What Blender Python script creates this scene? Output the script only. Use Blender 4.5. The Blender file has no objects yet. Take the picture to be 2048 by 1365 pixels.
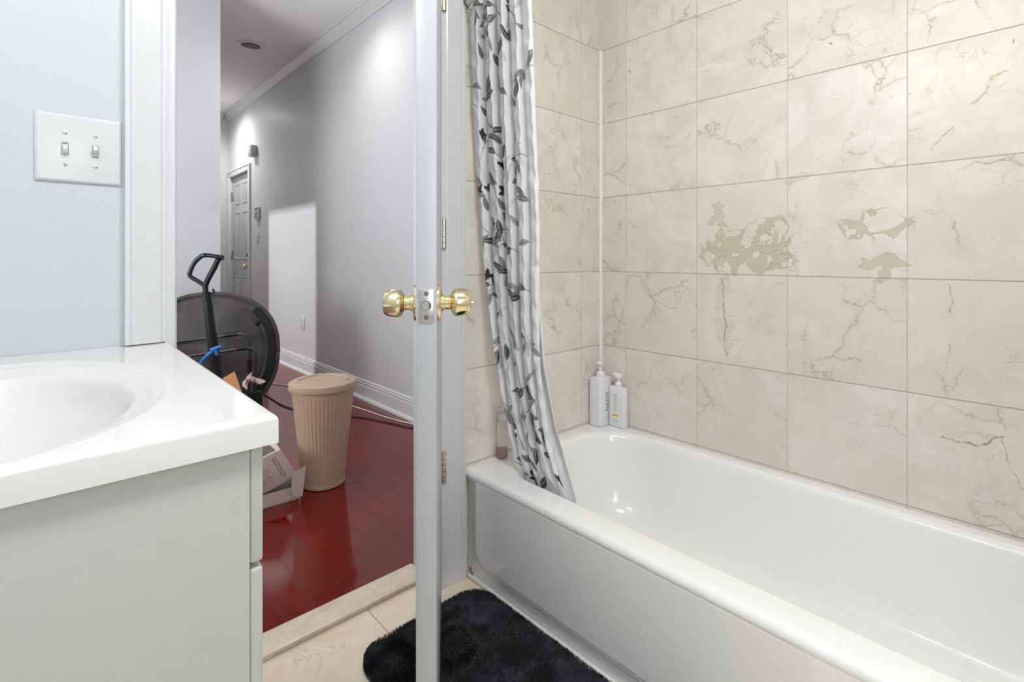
import bpy, bmesh, math, random
import numpy as np
from mathutils import Vector, Matrix

# ------------------------------------------------------------------ camera, world, lights, exposure
SC = bpy.context.scene
COL = SC.collection
FPX, CX, HY, CAMH = 1014.0, 1024.0, 515.5, 1.02
ANG = math.atan2(939, 1014)
cam = bpy.data.cameras.new('camera')
cam.sensor_width = 36.0
cam.lens = FPX / 2048 * 36.0
cam.shift_y = -(682.5 - HY) / 2048
cam.clip_start = 0.02
cam_o = bpy.data.objects.new('camera', cam)
cam_o.location = (0, 0, CAMH)
cam_o.rotation_euler = (math.pi / 2, 0, -ANG)
COL.objects.link(cam_o)
SC.camera = cam_o

SC.view_settings.view_transform = 'Standard'
SC.view_settings.look = 'None'
SC.view_settings.gamma = 1.0
SC.view_settings.exposure = 0.0
SC.view_settings.use_curve_mapping = False

world = bpy.data.worlds.new('world')
SC.world = world
world.use_nodes = True
world.node_tree.nodes['Background'].inputs[0].default_value = (0.9, 0.95, 1.0, 1)
world.node_tree.nodes['Background'].inputs[1].default_value = 0.35


def area_light(name, loc, target, size, power, color=(1, 1, 1), size_y=None, spread=180):
    l = bpy.data.lights.new(name, 'AREA')
    l.energy = power
    l.color = color
    l.size = size
    if size_y:
        l.shape = 'RECTANGLE'
        l.size_y = size_y
    l.spread = math.radians(spread)
    o = bpy.data.objects.new(name, l)
    o.location = loc
    d = Vector(target) - Vector(loc)
    o.rotation_euler = d.to_track_quat('-Z', 'Y').to_euler()
    COL.objects.link(o)
    return o


def spot_light(name, loc, target, power, angle, blend, radius=0.04, color=(1, 1, 1)):
    l = bpy.data.lights.new(name, 'SPOT')
    l.energy = power
    l.color = color
    l.spot_size = math.radians(angle)
    l.spot_blend = blend
    l.shadow_soft_size = radius
    o = bpy.data.objects.new(name, l)
    o.location = loc
    d = Vector(target) - Vector(loc)
    o.rotation_euler = d.to_track_quat('-Z', 'Y').to_euler()
    COL.objects.link(o)
    return o


BATH_CEIL = 2.44
HALL_CEIL = 2.80
BY_FILL = -0.93
LAMPX, LAMPY = 0.56, 0.02
area_light('bath_ceiling_lamp', (LAMPX, LAMPY, BATH_CEIL - 0.035), (LAMPX, LAMPY, 0), 0.36, 19, (0.97, 0.985, 1.0))
area_light('bath_fill_light', (0.0, BY_FILL, 1.25), (0.75, 0.8, 0.9), 0.6, 8.5, (0.97, 0.985, 1.0), 0.9)  # added fill from behind the camera, no window there
spot_light('hall_downlight_near', (1.28, 3.10, HALL_CEIL - 0.03), (1.36, 3.10, 0), 24, 150, 1.0, 0.05, (1.0, 0.99, 0.96))
spot_light('hall_downlight_far', (1.28, 6.34, HALL_CEIL - 0.03), (1.34, 6.34, 0), 60, 158, 1.0, 0.05, (1.0, 0.98, 0.94))
area_light('hall_ceiling_fill', (-0.35, 2.55, HALL_CEIL - 0.03), (-0.35, 2.55, 0), 0.5, 4, (0.95, 0.98, 1.0))  # unseen fill added to brighten the left part of the hall
area_light('hall_fill_light', (-1.36, 2.6, 1.4), (1.7, 3.0, 3.6), 1.2, 68, (0.95, 0.98, 1.0), 1.6)  # added soft fill, tilted up to lift the hall ceiling
area_light('side_room_window_light', (-1.2, 4.92, 2.41), (1.7, 4.92, 0.8), 0.16, 34, (0.97, 0.99, 1.0), 0.16, 120)

# ------------------------------------------------------------------ unprojection helpers (photo pixels -> points on real planes)
FW = np.array([math.sin(ANG), math.cos(ANG)])
RT = np.array([math.cos(ANG), -math.sin(ANG)])


def ray(px):
    return FW + (px - CX) / FPX * RT


def at_z(px, py, z):
    t = (CAMH - z) * FPX / (py - HY)
    p = ray(px) * t
    return Vector((p[0], p[1], z))


def at_y(px, py, y):
    d = ray(px)
    t = y / d[1]
    return Vector((d[0] * t, y, CAMH - (py - HY) / FPX * t))


def at_x(px, py, x):
    d = ray(px)
    t = x / d[0]
    return Vector((x, d[1] * t, CAMH - (py - HY) / FPX * t))


def at_t(px, py, t):
    d = ray(px)
    return Vector((d[0] * t, d[1] * t, CAMH - (py - HY) / FPX * t))


# ------------------------------------------------------------------ node expression helper
class E:
    """A value socket with arithmetic that builds Math nodes."""
    def __init__(s, nt, sock):
        s.nt, s.s = nt, sock

    def _m(s, op, *a, clamp=False):
        n = s.nt.nodes.new('ShaderNodeMath')
        n.operation = op
        n.use_clamp = clamp
        for i, v in enumerate((s,) + a):
            if isinstance(v, E):
                s.nt.links.new(v.s, n.inputs[i])
            else:
                n.inputs[i].default_value = v
        return E(s.nt, n.outputs[0])

    def __add__(s, o): return s._m('ADD', o)
    def __radd__(s, o): return s._m('ADD', o)
    def __sub__(s, o): return s._m('SUBTRACT', o)
    def __rsub__(s, o): return (s * -1.0) + o
    def __mul__(s, o): return s._m('MULTIPLY', o)
    def __rmul__(s, o): return s._m('MULTIPLY', o)
    def __truediv__(s, o): return s._m('DIVIDE', o)
    def floor(s): return s._m('FLOOR')
    def fract(s): return s._m('FRACT')
    def abs(s): return s._m('ABSOLUTE')
    def min(s, o): return s._m('MINIMUM', o)
    def max(s, o): return s._m('MAXIMUM', o)
    def lt(s, o): return s._m('LESS_THAN', o)
    def gt(s, o): return s._m('GREATER_THAN', o)
    def pow(s, o): return s._m('POWER', o)
    def exp(s): return s._m('EXPONENT')
    def sin(s): return s._m('SINE')
    def clamp(s): return s._m('ADD', 0.0, clamp=True)

    def smooth(s, a, b):
        n = s.nt.nodes.new('ShaderNodeMapRange')
        n.interpolation_type = 'SMOOTHSTEP'
        s.nt.links.new(s.s, n.inputs['Value'])
        n.inputs['From Min'].default_value = a
        n.inputs['From Max'].default_value = b
        return E(s.nt, n.outputs['Result'])


class M:
    """Node material builder."""
    def __init__(s, name, color=(.8, .8, .8), rough=.5, metal=0.0, **kw):
        s.m = bpy.data.materials.new(name)
        s.m.use_nodes = True
        s.nt = s.m.node_tree
        s.b = s.nt.nodes['Principled BSDF']
        s.b.inputs['Base Color'].default_value = (*color, 1)
        s.b.inputs['Roughness'].default_value = rough
        s.b.inputs['Metallic'].default_value = metal
        for k, v in kw.items():
            s.b.inputs[k.replace('_', ' ')].default_value = v

    def pos(s):
        g = s.nt.nodes.new('ShaderNodeNewGeometry')
        sp = s.nt.nodes.new('ShaderNodeSeparateXYZ')
        s.nt.links.new(g.outputs['Position'], sp.inputs[0])
        return [E(s.nt, sp.outputs[i]) for i in range(3)]

    def vec(s, x, y, z):
        c = s.nt.nodes.new('ShaderNodeCombineXYZ')
        for i, v in enumerate((x, y, z)):
            if isinstance(v, E):
                s.nt.links.new(v.s, c.inputs[i])
            else:
                c.inputs[i].default_value = v
        return c.outputs[0]

    def objcoord(s):
        t = s.nt.nodes.new('ShaderNodeTexCoord')
        return t.outputs['Object']

    def noise(s, vec, scale, detail=4, rough=.55, dist=0.0):
        n = s.nt.nodes.new('ShaderNodeTexNoise')
        if vec is not None:
            s.nt.links.new(vec, n.inputs['Vector'])
        n.inputs['Scale'].default_value = scale
        n.inputs['Detail'].default_value = detail
        n.inputs['Roughness'].default_value = rough
        n.inputs['Distortion'].default_value = dist
        return E(s.nt, n.outputs[0])

    def warp(s, vec, scale, amt, detail=4):
        n = s.nt.nodes.new('ShaderNodeTexNoise')
        s.nt.links.new(vec, n.inputs['Vector'])
        n.inputs['Scale'].default_value = scale
        n.inputs['Detail'].default_value = detail
        n.inputs['Roughness'].default_value = .6
        a = s.nt.nodes.new('ShaderNodeVectorMath')
        a.operation = 'MULTIPLY_ADD'
        s.nt.links.new(n.outputs['Color'], a.inputs[0])
        a.inputs[1].default_value = (amt * 2,) * 3
        s.nt.links.new(vec, a.inputs[2])
        return a.outputs[0]

    def voro(s, vec, scale):
        n = s.nt.nodes.new('ShaderNodeTexVoronoi')
        n.feature = 'DISTANCE_TO_EDGE'
        s.nt.links.new(vec, n.inputs['Vector'])
        n.inputs['Scale'].default_value = scale
        return E(s.nt, n.outputs['Distance'])

    def white(s, vec):
        n = s.nt.nodes.new('ShaderNodeTexWhiteNoise')
        n.noise_dimensions = '3D'
        s.nt.links.new(vec, n.inputs['Vector'])
        return E(s.nt, n.outputs['Value'])

    def mix(s, f, a, b):
        n = s.nt.nodes.new('ShaderNodeMix')
        n.data_type = 'RGBA'
        for v, i in ((f, 0), (a, 6), (b, 7)):
            if isinstance(v, E):
                s.nt.links.new(v.s, n.inputs[i])
            elif isinstance(v, (int, float)):
                n.inputs[i].default_value = v
            elif isinstance(v, tuple):
                n.inputs[i].default_value = (*v, 1)
            else:
                s.nt.links.new(v, n.inputs[i])
        return n.outputs[2]

    def color(s, sock):
        s.nt.links.new(sock, s.b.inputs['Base Color'])

    def rough(s, e):
        s.nt.links.new(e.s, s.b.inputs['Roughness'])

    def bump(s, e, strength=.2, dist=.002):
        n = s.nt.nodes.new('ShaderNodeBump')
        n.inputs['Strength'].default_value = strength
        n.inputs['Distance'].default_value = dist
        s.nt.links.new(e.s, n.inputs['Height'])
        s.nt.links.new(n.outputs[0], s.b.inputs['Normal'])


def srgb(r, g, b):
    def f(c):
        c /= 255
        return c / 12.92 if c <= .04045 else ((c + .055) / 1.055) ** 2.4
    return (f(r), f(g), f(b))


def plain(name, color, rough, metal=0.0, bump=0.0, bscale=60, **kw):
    k = M(name, color, rough, metal, **kw)
    v = k.objcoord()
    n = k.noise(v, bscale, 3)
    # faint unevenness of the finish
    k.color(k.mix(n.smooth(.3, .7), tuple(c * .993 for c in color), tuple(min(1, c * 1.006) for c in color)))
    if bump:
        k.bump(n, bump, .001)
    return k.m


def marble_tiles(name, ua, u0, usign, du, v0, dv, spots=(), lines=(), gw=.0022, warm=0.0):
    """ua: world axis used as u (0 x, 1 y); v is z. Tile (iu, iv) has its own vein field and tint."""
    k = M(name, (.8, .75, .68), .22)
    P = k.pos()
    u = (P[ua] - u0) * (usign / du)
    v = (P[2] - v0) * (1 / dv)
    iu, iv, fu, fv = u.floor(), v.floor(), u.fract(), v.fract()
    r1 = k.white(k.vec(iu, iv, 1.5 + ua))
    r2 = k.white(k.vec(iu, iv, 7.5 + ua))
    r3 = k.white(k.vec(iu, iv, 13.5 + ua))
    off = k.vec(P[ua] + r1 * 30.0, P[2] + r2 * 30.0, r3 * 13.0)
    big = k.noise(off, 3.2, 5, .55, .3)
    cloud = k.noise(off, 9.0, 6, .62, .6)
    base = k.mix(cloud.smooth(.32, .68), srgb(222, 215, 205), srgb(236, 231, 223))
    base = k.mix(big.smooth(.4, .7) * .55, base, srgb(229, 217, 206))
    base = k.mix((r3.smooth(.45, .75)) * .35, base, srgb(219, 214, 200))
    # thin crack veins: cell edges of a warped voronoi, present only in part of each tile
    w1 = k.warp(off, 7.0, .085, 5)
    w2 = k.warp(off, 13.0, .05, 6)
    e1 = k.voro(w1, 7.0)
    e2 = k.voro(w2, 15.0)
    where = k.noise(off, 5.0, 3, .55, 0.0).smooth(.49, .66)
    where2 = k.noise(off, 8.0, 3, .55, .3).smooth(.53, .68)
    vein1 = (1.0 - e1.smooth(.0, .022)) * where
    vein2 = (1.0 - e2.smooth(.0, .030)) * where2
    stray = (1.0 - e1.smooth(.0, .11)) * where
    c = k.mix(stray * (.10 + r2 * .20), base, srgb(186, 174, 150))
    c = k.mix(vein1 * (.30 + r1 * .45), c, srgb(160, 142, 112))
    c = k.mix(vein2 * (.15 + r2 * .45), c, srgb(168, 156, 132))
    speck = k.noise(off, 38.0, 2, .5, 0.4).smooth(.735, .775) * r2.smooth(.3, .7)
    c = k.mix(speck * .7, c, srgb(142, 118, 84))
    # olive fossil patches of particular tiles: (u position, z, radius along u, radius z, strength)
    for (pu, pz, ru, rz, st) in spots:
        dx = (P[ua] - pu) * (1 / ru)
        dz = (P[2] - pz) * (1 / rz)
        d2 = dx * dx + dz * dz
        pv = k.vec(P[ua] * 1.0 + pu * 9, P[2], pz * 5)
        pe = k.voro(k.warp(pv, 9.0, .07, 5), 15.0)
        big_ = k.noise(pv, 10.0, 3, .5, .2)
        reach = (1.0 - d2.smooth(.15, 1.35)) * (big_.smooth(.32, .60) * .21 + .03)
        fld = reach - pe
        area = fld.smooth(-.005, .035)
        rim = (1.0 - (fld - .012).abs().smooth(.0, .03)) * (d2.lt(1.3))
        shade = k.noise(k.vec(P[ua], P[2], 3.0), 24.0, 4, .6)
        c = k.mix(area * (.85 * st), c, k.mix(shade, srgb(190, 181, 154), srgb(212, 204, 184)))
        c = k.mix(rim * (.55 * st), c, srgb(170, 147, 106))
    # individual veins of particular tiles: jagged polylines (u, z)
    if lines:
        j1 = (k.noise(k.vec(P[ua], P[2], 4.0), 30.0, 5, .65) - .5) * .030
        j2 = (k.noise(k.vec(P[ua], P[2], 9.0), 30.0, 5, .65) - .5) * .030
        lu, lz = P[ua] + j1, P[2] + j2
        brk = k.noise(k.vec(P[ua], P[2], 6.0), 34.0, 2).smooth(.36, .52)
    for pts, rgb, wd in lines:
        dmin = None
        for (a0, b0), (a1, b1) in zip(pts[:-1], pts[1:]):
            ex, ez = a1 - a0, b1 - b0
            L2 = ex * ex + ez * ez
            t = ((lu - a0) * (ex / L2) + (lz - b0) * (ez / L2)).clamp()
            qx, qz = lu - a0 - t * ex, lz - b0 - t * ez
            d_ = (qx * qx + qz * qz).pow(.5)
            dmin = d_ if dmin is None else dmin.min(d_)
        c = k.mix((1.0 - dmin.smooth(wd * .4, wd * 1.3)) * (brk * .5 + .14), c, srgb(*rgb))
    eu = fu.min(1.0 - fu) * du
    ev = fv.min(1.0 - fv) * dv
    gu = 1.0 - eu.smooth(gw * .45, gw * .8)
    gv = 1.0 - ev.smooth(gw * .5, gw * .95)
    c = k.mix(gu * .75, c, srgb(190, 182, 168))
    c = k.mix(gv * .8, c, srgb(163, 153, 138))
    k.color(c)
    k.rough((gu.max(gv)) * .4 + (cloud * .12 + .17))
    k.bump((1.0 - gu.max(gv)) + cloud * .06, .35, .0015)
    return k.m


def leaf_print(name):
    k = M(name, (.85, .85, .85), .42, **{'Sheen_Weight': .1})
    a = k.nt.nodes.new('ShaderNodeAttribute')
    a.attribute_name = 'print'
    k.nt.links.new(a.outputs['Color'], k.b.inputs['Base Color'])
    n = k.noise(k.objcoord(), 420, 2)
    k.bump(n, .06, .0006)
    tr = k.nt.nodes.new('ShaderNodeBsdfTranslucent')
    k.nt.links.new(a.outputs['Color'], tr.inputs[0])
    mx = k.nt.nodes.new('ShaderNodeMixShader')
    mx.inputs[0].default_value = .2
    k.nt.links.new(k.b.outputs[0], mx.inputs[1])
    k.nt.links.new(tr.outputs[0], mx.inputs[2])
    k.nt.links.new(mx.outputs[0], k.nt.nodes['Material Output'].inputs[0])
    return k.m


def cherry_floor():
    k = M('cherry_planks', srgb(120, 20, 16), .12)
    X, Y, Z = k.pos()
    w = .0905
    u = (X - .588) * (1 / w)
    iu, fu = u.floor(), u.fract()
    r = k.white(k.vec(iu, 3.0, 1.0))
    v = (Y + r * 1.9) * (1 / .92)
    iv, fv = v.floor(), v.fract()
    r2 = k.white(k.vec(iu, iv, 5.0))
    g = k.noise(k.vec(X * 5.0 + r2 * 9.0, Y * 1.2 + r2 * 20.0, r2 * 7.0), 2.2, 2, .5, 0.0)
    c = k.mix(g.smooth(.3, .7), srgb(112, 12, 8), srgb(119, 14, 10))
    c = k.mix(r2.smooth(.1, .9) * .55, c, srgb(104, 26, 14))
    eu = fu.min(1.0 - fu) * w
    ev = fv.min(1.0 - fv) * .92
    gap = (1.0 - eu.smooth(.0004, .0013)).max(1.0 - ev.smooth(.0004, .0013))
    c = k.mix(gap * .65, c, srgb(60, 8, 6))
    k.color(c)
    k.rough(gap * .3 + .10)
    k.bump(1.0 - gap, .10, .0012)
    k.b.inputs['Coat Weight'].default_value = .12
    k.b.inputs['Coat Roughness'].default_value = .05
    k.b.inputs['Specular IOR Level'].default_value = .42
    return k.m


def floor_tiles():
    k = M('beige_floor_tile', (.7, .6, .5), .3)
    X, Y, Z = k.pos()
    u = (X - .69) * (1 / .305)
    v = (Y - 1.10) * (1 / .305)
    iu, iv, fu, fv = u.floor(), v.floor(), u.fract(), v.fract()
    r = k.white(k.vec(iu, iv, 2.0))
    off = k.vec(X + r * 20.0, Y + r * 11.0, r * 5.0)
    n = k.noise(off, 7, 6, .6, .6)
    n2 = k.noise(off, 5, 4, .6, 1.0)
    c = k.mix(n.smooth(.3, .7), srgb(240, 221, 195), srgb(249, 237, 218))
    vein = (1.0 - (n2 - .5).abs().smooth(0, .02)) * n.smooth(.45, .6)
    c = k.mix(vein * .4, c, srgb(190, 160, 125))
    e = (fu.min(1.0 - fu)).min(fv.min(1.0 - fv)) * .305
    g = 1.0 - e.smooth(.0011, .0020)
    c = k.mix(g * .8, c, srgb(170, 142, 108))
    k.color(c)
    k.rough(g * .4 + .26)
    k.bump(1.0 - g, .3, .0015)
    return k.m


def threshold_mat():
    k = M('threshold_marble', (.7, .6, .5), .28)
    v = k.objcoord()
    n = k.noise(v, 9, 6, .62, .8)
    n2 = k.noise(v, 16, 4, .6, 1.0)
    c = k.mix(n.smooth(.3, .7), srgb(222, 205, 182), srgb(238, 224, 204))
    c = k.mix((1.0 - (n2 - .5).abs().smooth(0, .03)) * .3, c, srgb(190, 165, 135))
    k.color(c)
    return k.m


def fabric_black():
    k = M('black_suede', (.03, .028, .026), .62, **{'Sheen_Weight': .35, 'Sheen_Roughness': .5})
    n = k.noise(k.objcoord(), 7, 5, .6, .5)
    k.color(k.mix(n.smooth(.3, .7), (.026, .023, .021), (.062, .054, .048)))
    k.bump(k.noise(k.objcoord(), 16, 4, .6, .8), .35, .01)
    return k.m


def rug_mat():
    k = M('black_plush', (.012, .013, .016), .75, **{'Sheen_Weight': .25, 'Sheen_Roughness': .35})
    n = k.noise(k.objcoord(), 11, 5, .7, .5)
    k.color(k.mix(n.smooth(.44, .62), (.004, .0045, .006), (.042, .046, .060)))
    return k.m


def clear_plastic():
    k = M('clear_plastic', (.93, .92, .92), .1, **{'Transmission_Weight': .8, 'IOR': 1.3})
    return k.m


def emit(name, color, strength):
    k = M(name, color, .5)
    k.b.inputs['Emission Color'].default_value = (*color, 1)
    k.b.inputs['Emission Strength'].default_value = strength
    return k.m


MAT = dict(
    bath_wall=plain('bath_wall_paint', srgb(202, 207, 211), .5, bump=.04, bscale=140),
    hall_wall=plain('hall_wall_paint', srgb(211, 212, 214), .42, bump=.03, bscale=140),
    ceiling=plain('ceiling_paint', srgb(243, 242, 240), .7),
    trim=plain('white_trim_paint', srgb(218, 219, 220), .28),
    door=plain('white_door_paint', srgb(184, 187, 190), .3),
    porcelain=plain('white_enamel', srgb(247, 247, 244), .09, Coat_Weight=.5, Coat_Roughness=.04),
    cultured=plain('white_cultured_marble', srgb(226, 226, 222), .16, Coat_Weight=.4, Coat_Roughness=.06),
    cabinet=plain('white_laminate', srgb(184, 185, 179), .4),
    plate=plain('white_switch_plastic', srgb(214, 216, 216), .25),
    slot=plain('dark_slot', (.12, .12, .12), .6),
    brass=plain('polished_brass', (.86, .74, .46), .13, 1.0),
    oldbrass=plain('aged_brass', (.62, .52, .38), .3, 1.0),
    nickel=plain('satin_nickel', (.68, .66, .62), .26, 1.0),
    steel=plain('steel_screw', (.6, .6, .6), .3, 1.0),
    greyplastic=plain('grey_plastic', srgb(112, 114, 112), .4),
    rod=plain('white_rod_metal', srgb(225, 225, 222), .25),
    black_plastic=plain('black_plastic', (.008, .008, .009), .42, Specular_IOR_Level=.3),
    teal=plain('teal_grip', (.012, .032, .045), .38),
    black_metal=plain('black_tube_metal', (.03, .03, .03), .25),
    blue=plain('bright_blue_plastic', srgb(18, 110, 190), .35),
    tan=plain('tan_plastic', srgb(192, 166, 141), .42),
    carton=plain('white_carton', srgb(222, 208, 198), .55),
    carton_in=plain('carton_inside_shade', (.02, .02, .022), .7),  # near-black colour stands for the shade inside the carton
    picture=plain('glossy_dark_print', srgb(98, 86, 82), .2),
    ink=plain('grey_ink', srgb(120, 108, 102), .6),
    cardboard=plain('brown_cardboard', srgb(205, 150, 100), .7),
    paper=plain('crumpled_paper', srgb(225, 208, 198), .7),
    white_cord=plain('white_cord', srgb(235, 232, 230), .4),
    black_cord=plain('black_cord', (.015, .015, .015), .4),
    bottle=plain('white_bottle_plastic', srgb(238, 238, 240), .3),
    bottle_ink=plain('dark_label_ink', srgb(90, 92, 98), .5),
    tan_ink=plain('tan_label_ink', srgb(196, 176, 140), .5),
    orange=plain('orange_label_ink', srgb(240, 170, 40), .5),
    caulk=plain('white_caulk', srgb(240, 240, 236), .4),
    grime=plain('dark_grime', srgb(96, 90, 74), .8),
    grey_box=plain('grey_box_plastic', srgb(196, 196, 192), .5),
    cherry=cherry_floor(),
    tile_floor=floor_tiles(),
    threshold=threshold_mat(),
    suede=fabric_black(),
    plush=rug_mat(),
    clear=clear_plastic(),
    pink=M('pink_liquid', srgb(205, 96, 84), .1, Transmission_Weight=.55, IOR=1.3).m,
    bulb=emit('lamp_glass_lit', (1.0, .985, .97), 54.0),
    lens=emit('downlight_lit', (1.0, .97, .92), 12.0),
    reflector=plain('downlight_reflector', srgb(170, 170, 168), .4),
    curtain=leaf_print('leaf_print_fabric'),
    liner=M('frosted_liner', srgb(246, 246, 246), .35).m,
)
MAT['wall_tiles_long'] = marble_tiles('marble_tile_long_wall', 1, 1.1735, -1, .2985, .658, .305,
                                      spots=[(.705, 1.035, .16, .075, 1.0), (.62, 1.07, .06, .085, 1.0), (.80, 1.10, .035, .12, .8), (.352, 1.110, .085, .045, .95),
                                             (.332, .992, .06, .04, .9), (.775, .82, .035, .15, .35), (.535, 1.258, .05, .02, .5)],
                                      lines=[([(.785, .955), (.778, .90), (.782, .86), (.770, .80), (.776, .74), (.768, .685)], (128, 112, 84), .0022),
                                             ([(.205, .556), (.17, .548), (.135, .556), (.095, .585)], (150, 104, 62), .0026),
                                             ([(.095, .585), (.085, .53), (.06, .47)], (170, 140, 100), .0016),
                                             ([(.150, 1.405), (.125, 1.425), (.112, 1.46), (.085, 1.475)], (186, 152, 100), .0030),
                                             ([(.225, 1.30), (.21, 1.33), (.185, 1.352)], (186, 152, 100), .0024),
                                             ([(.19, .95), (.185, .90), (.19, .88)], (190, 154, 100), .0022),
                                             ([(.19, .80), (.197, .75), (.205, .70)], (190, 160, 112), .0018),
                                             ([(1.105, .93), (1.08, .88), (1.05, .86), (1.0, .84), (.95, .83)], (172, 158, 132), .0016)])
MAT['wall_tiles_end'] = marble_tiles('marble_tile_end_wall', 0, 1.579, 1, .2985, .658, .305)


# ------------------------------------------------------------------ mesh helpers
class MB:
    def __init__(s):
        s.v, s.f = [], []

    def add(s, vs, fs):
        n = len(s.v)
        s.v += [Vector(p) for p in vs]
        s.f += [tuple(i + n for i in f) for f in fs]
        return s

    def box(s, x0, x1, y0, y1, z0, z1, mat=None):
        vs = [Vector((x, y, z)) for x in (x0, x1) for y in (y0, y1) for z in (z0, z1)]
        if mat is not None:
            vs = [mat @ p for p in vs]
        return s.add(vs, [(0, 1, 3, 2), (4, 6, 7, 5), (0, 4, 5, 1), (2, 3, 7, 6), (0, 2, 6, 4), (1, 5, 7, 3)])

    def loft(s, loops, cap0=False, cap1=False, closed=True):
        n = len(loops[0])
        vs = [p for l in loops for p in l]
        fs = []
        m = n if closed else n - 1
        for k in range(len(loops) - 1):
            for i in range(m):
                j = (i + 1) % n
                fs.append((k * n + i, k * n + j, (k + 1) * n + j, (k + 1) * n + i))
        if cap0:
            fs.append(tuple(range(n - 1, -1, -1)))
        if cap1:
            b = (len(loops) - 1) * n
            fs.append(tuple(b + i for i in range(n)))
        return s.add(vs, fs)

    def lathe(s, prof, o=(0, 0, 0), axis=(0, 0, 1), n=32):
        """prof: (radius, height along axis)"""
        q = Vector((0, 0, 1)).rotation_difference(Vector(axis).normalized())
        o = Vector(o)
        loops = []
        for r, h in prof:
            r = max(r, 1e-5)
            loops.append([o + q @ Vector((r * math.cos(2 * math.pi * i / n), r * math.sin(2 * math.pi * i / n), h)) for i in range(n)])
        return s.loft(loops, True, True)

    def ring(s, prof, o, axis=(0, 0, 1), n=48):
        o = Vector(o)
        return s.loft([[o + Vector((r * math.cos(2 * math.pi * i / n), r * math.sin(2 * math.pi * i / n), h)) for i in range(n)] for r, h in prof])

    def cyl(s, a, b, r, n=20, r2=None):
        a, b = Vector(a), Vector(b)
        L = (b - a).length
        return s.lathe([(r, 0), (r if r2 is None else r2, L)], a, b - a, n)

    def tube(s, pts, r, n=10, rs=None, flat=None):
        pts = [Vector(p) for p in pts]
        loops = []
        up = None
        for i, p in enumerate(pts):
            d = (pts[min(i + 1, len(pts) - 1)] - pts[max(i - 1, 0)]).normalized()
            if up is None:
                up = Vector((0, 0, 1)) if abs(d.z) < .9 else Vector((1, 0, 0))
            a = d.cross(up)
            if a.length < 1e-4:
                a = d.cross(Vector((0, 1, 0)))
            a.normalize()
            b = a.cross(d).normalized()
            up = b
            rr = rs[i] if rs else r
            fl = flat if flat else 1.0
            loops.append([p + (a * math.cos(2 * math.pi * k / n) + b * math.sin(2 * math.pi * k / n) * fl) * rr for k in range(n)])
        return s.loft(loops, True, True)

    def sphere(s, c, r, n=16, sc=(1, 1, 1)):
        c = Vector(c)
        loops = []
        for k in range(1, n // 2):
            th = math.pi * k / (n // 2)
            loops.append([c + Vector((r * sc[0] * math.sin(th) * math.cos(2 * math.pi * i / n), r * sc[1] * math.sin(th) * math.sin(2 * math.pi * i / n), r * sc[2] * math.cos(th))) for i in range(n)])
        return s.loft(loops, True, True)

    def prism(s, poly, d):
        """poly: 3-D polygon; d: extrusion vector"""
        d = Vector(d)
        a = [Vector(p) for p in poly]
        return s.loft([a, [p + d for p in a]], True, True)

    def build(s, name, mat, parent=None, world=True, bevel=0, seg=2, angle=35, smooth=True):
        off = Vector((0, 0, 0))
        if parent is not None and world:
            p = parent
            while p is not None:
                off += Vector(p.location)
                p = p.parent
        me = bpy.data.meshes.new(name)
        me.from_pydata([tuple(p - off) for p in s.v], [], s.f)
        bm = bmesh.new()
        bm.from_mesh(me)
        bmesh.ops.recalc_face_normals(bm, faces=bm.faces)
        if bevel:
            es = [e for e in bm.edges if len(e.link_faces) == 2 and e.calc_face_angle(0) > math.radians(30)]
            bmesh.ops.bevel(bm, geom=es, offset=bevel, segments=seg, profile=.5, affect='EDGES', clamp_overlap=True)
        bm.to_mesh(me)
        bm.free()
        if smooth:
            me.shade_smooth()
            me.set_sharp_from_angle(angle=math.radians(angle))
        me.materials.append(mat)
        o = bpy.data.objects.new(name, me)
        COL.objects.link(o)
        if parent is not None:
            o.parent = parent
        return o


def raw_mesh(name, V, F, mat, parent=None, smooth=True):
    off = Vector((0, 0, 0))
    p = parent
    while p is not None:
        off += Vector(p.location)
        p = p.parent
    me = bpy.data.meshes.new(name)
    me.from_pydata((np.asarray(V) - np.array(off)).tolist(), [], F if isinstance(F, list) else F.tolist())
    if smooth:
        me.shade_smooth()
    me.materials.append(mat)
    o = bpy.data.objects.new(name, me)
    COL.objects.link(o)
    if parent is not None:
        o.parent = parent
    return o


def tag(o, label, cat, group=None, kind=None):
    o['label'] = label
    o['category'] = cat
    if group:
        o['group'] = group
    if kind:
        o['kind'] = kind
    return o


def thing(name, label, cat, loc=(0, 0, 0), group=None, kind=None):
    o = bpy.data.objects.new(name, None)
    o.empty_display_size = .05
    o.location = loc
    COL.objects.link(o)
    return tag(o, label, cat, group, kind)


def struct(o, label=None):
    o['kind'] = 'structure'
    if label:
        o['label'] = label
    return o


def text_mesh(name, body, size, mat, parent, matrix, depth=.0002):
    """matrix: world placement of the text plane (x right, y up, z out)."""
    cu = bpy.data.curves.new(name + '_outline', 'FONT')
    cu.body = body
    cu.size = size
    cu.align_x = 'CENTER'
    cu.align_y = 'CENTER'
    cu.extrude = depth
    tmp = bpy.data.objects.new('lettering_source', cu)
    COL.objects.link(tmp)
    dg = bpy.context.evaluated_depsgraph_get()
    me = bpy.data.meshes.new_from_object(tmp.evaluated_get(dg))
    bpy.data.objects.remove(tmp)
    bpy.data.curves.remove(cu)
    off = Vector((0, 0, 0))
    p = parent
    while p is not None:
        off += Vector(p.location)
        p = p.parent
    me.transform(Matrix.Translation(-off) @ matrix)
    me.name = name
    me.materials.clear()
    me.materials.append(mat)
    o = bpy.data.objects.new(name, me)
    COL.objects.link(o)
    o.parent = parent
    return o


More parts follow.
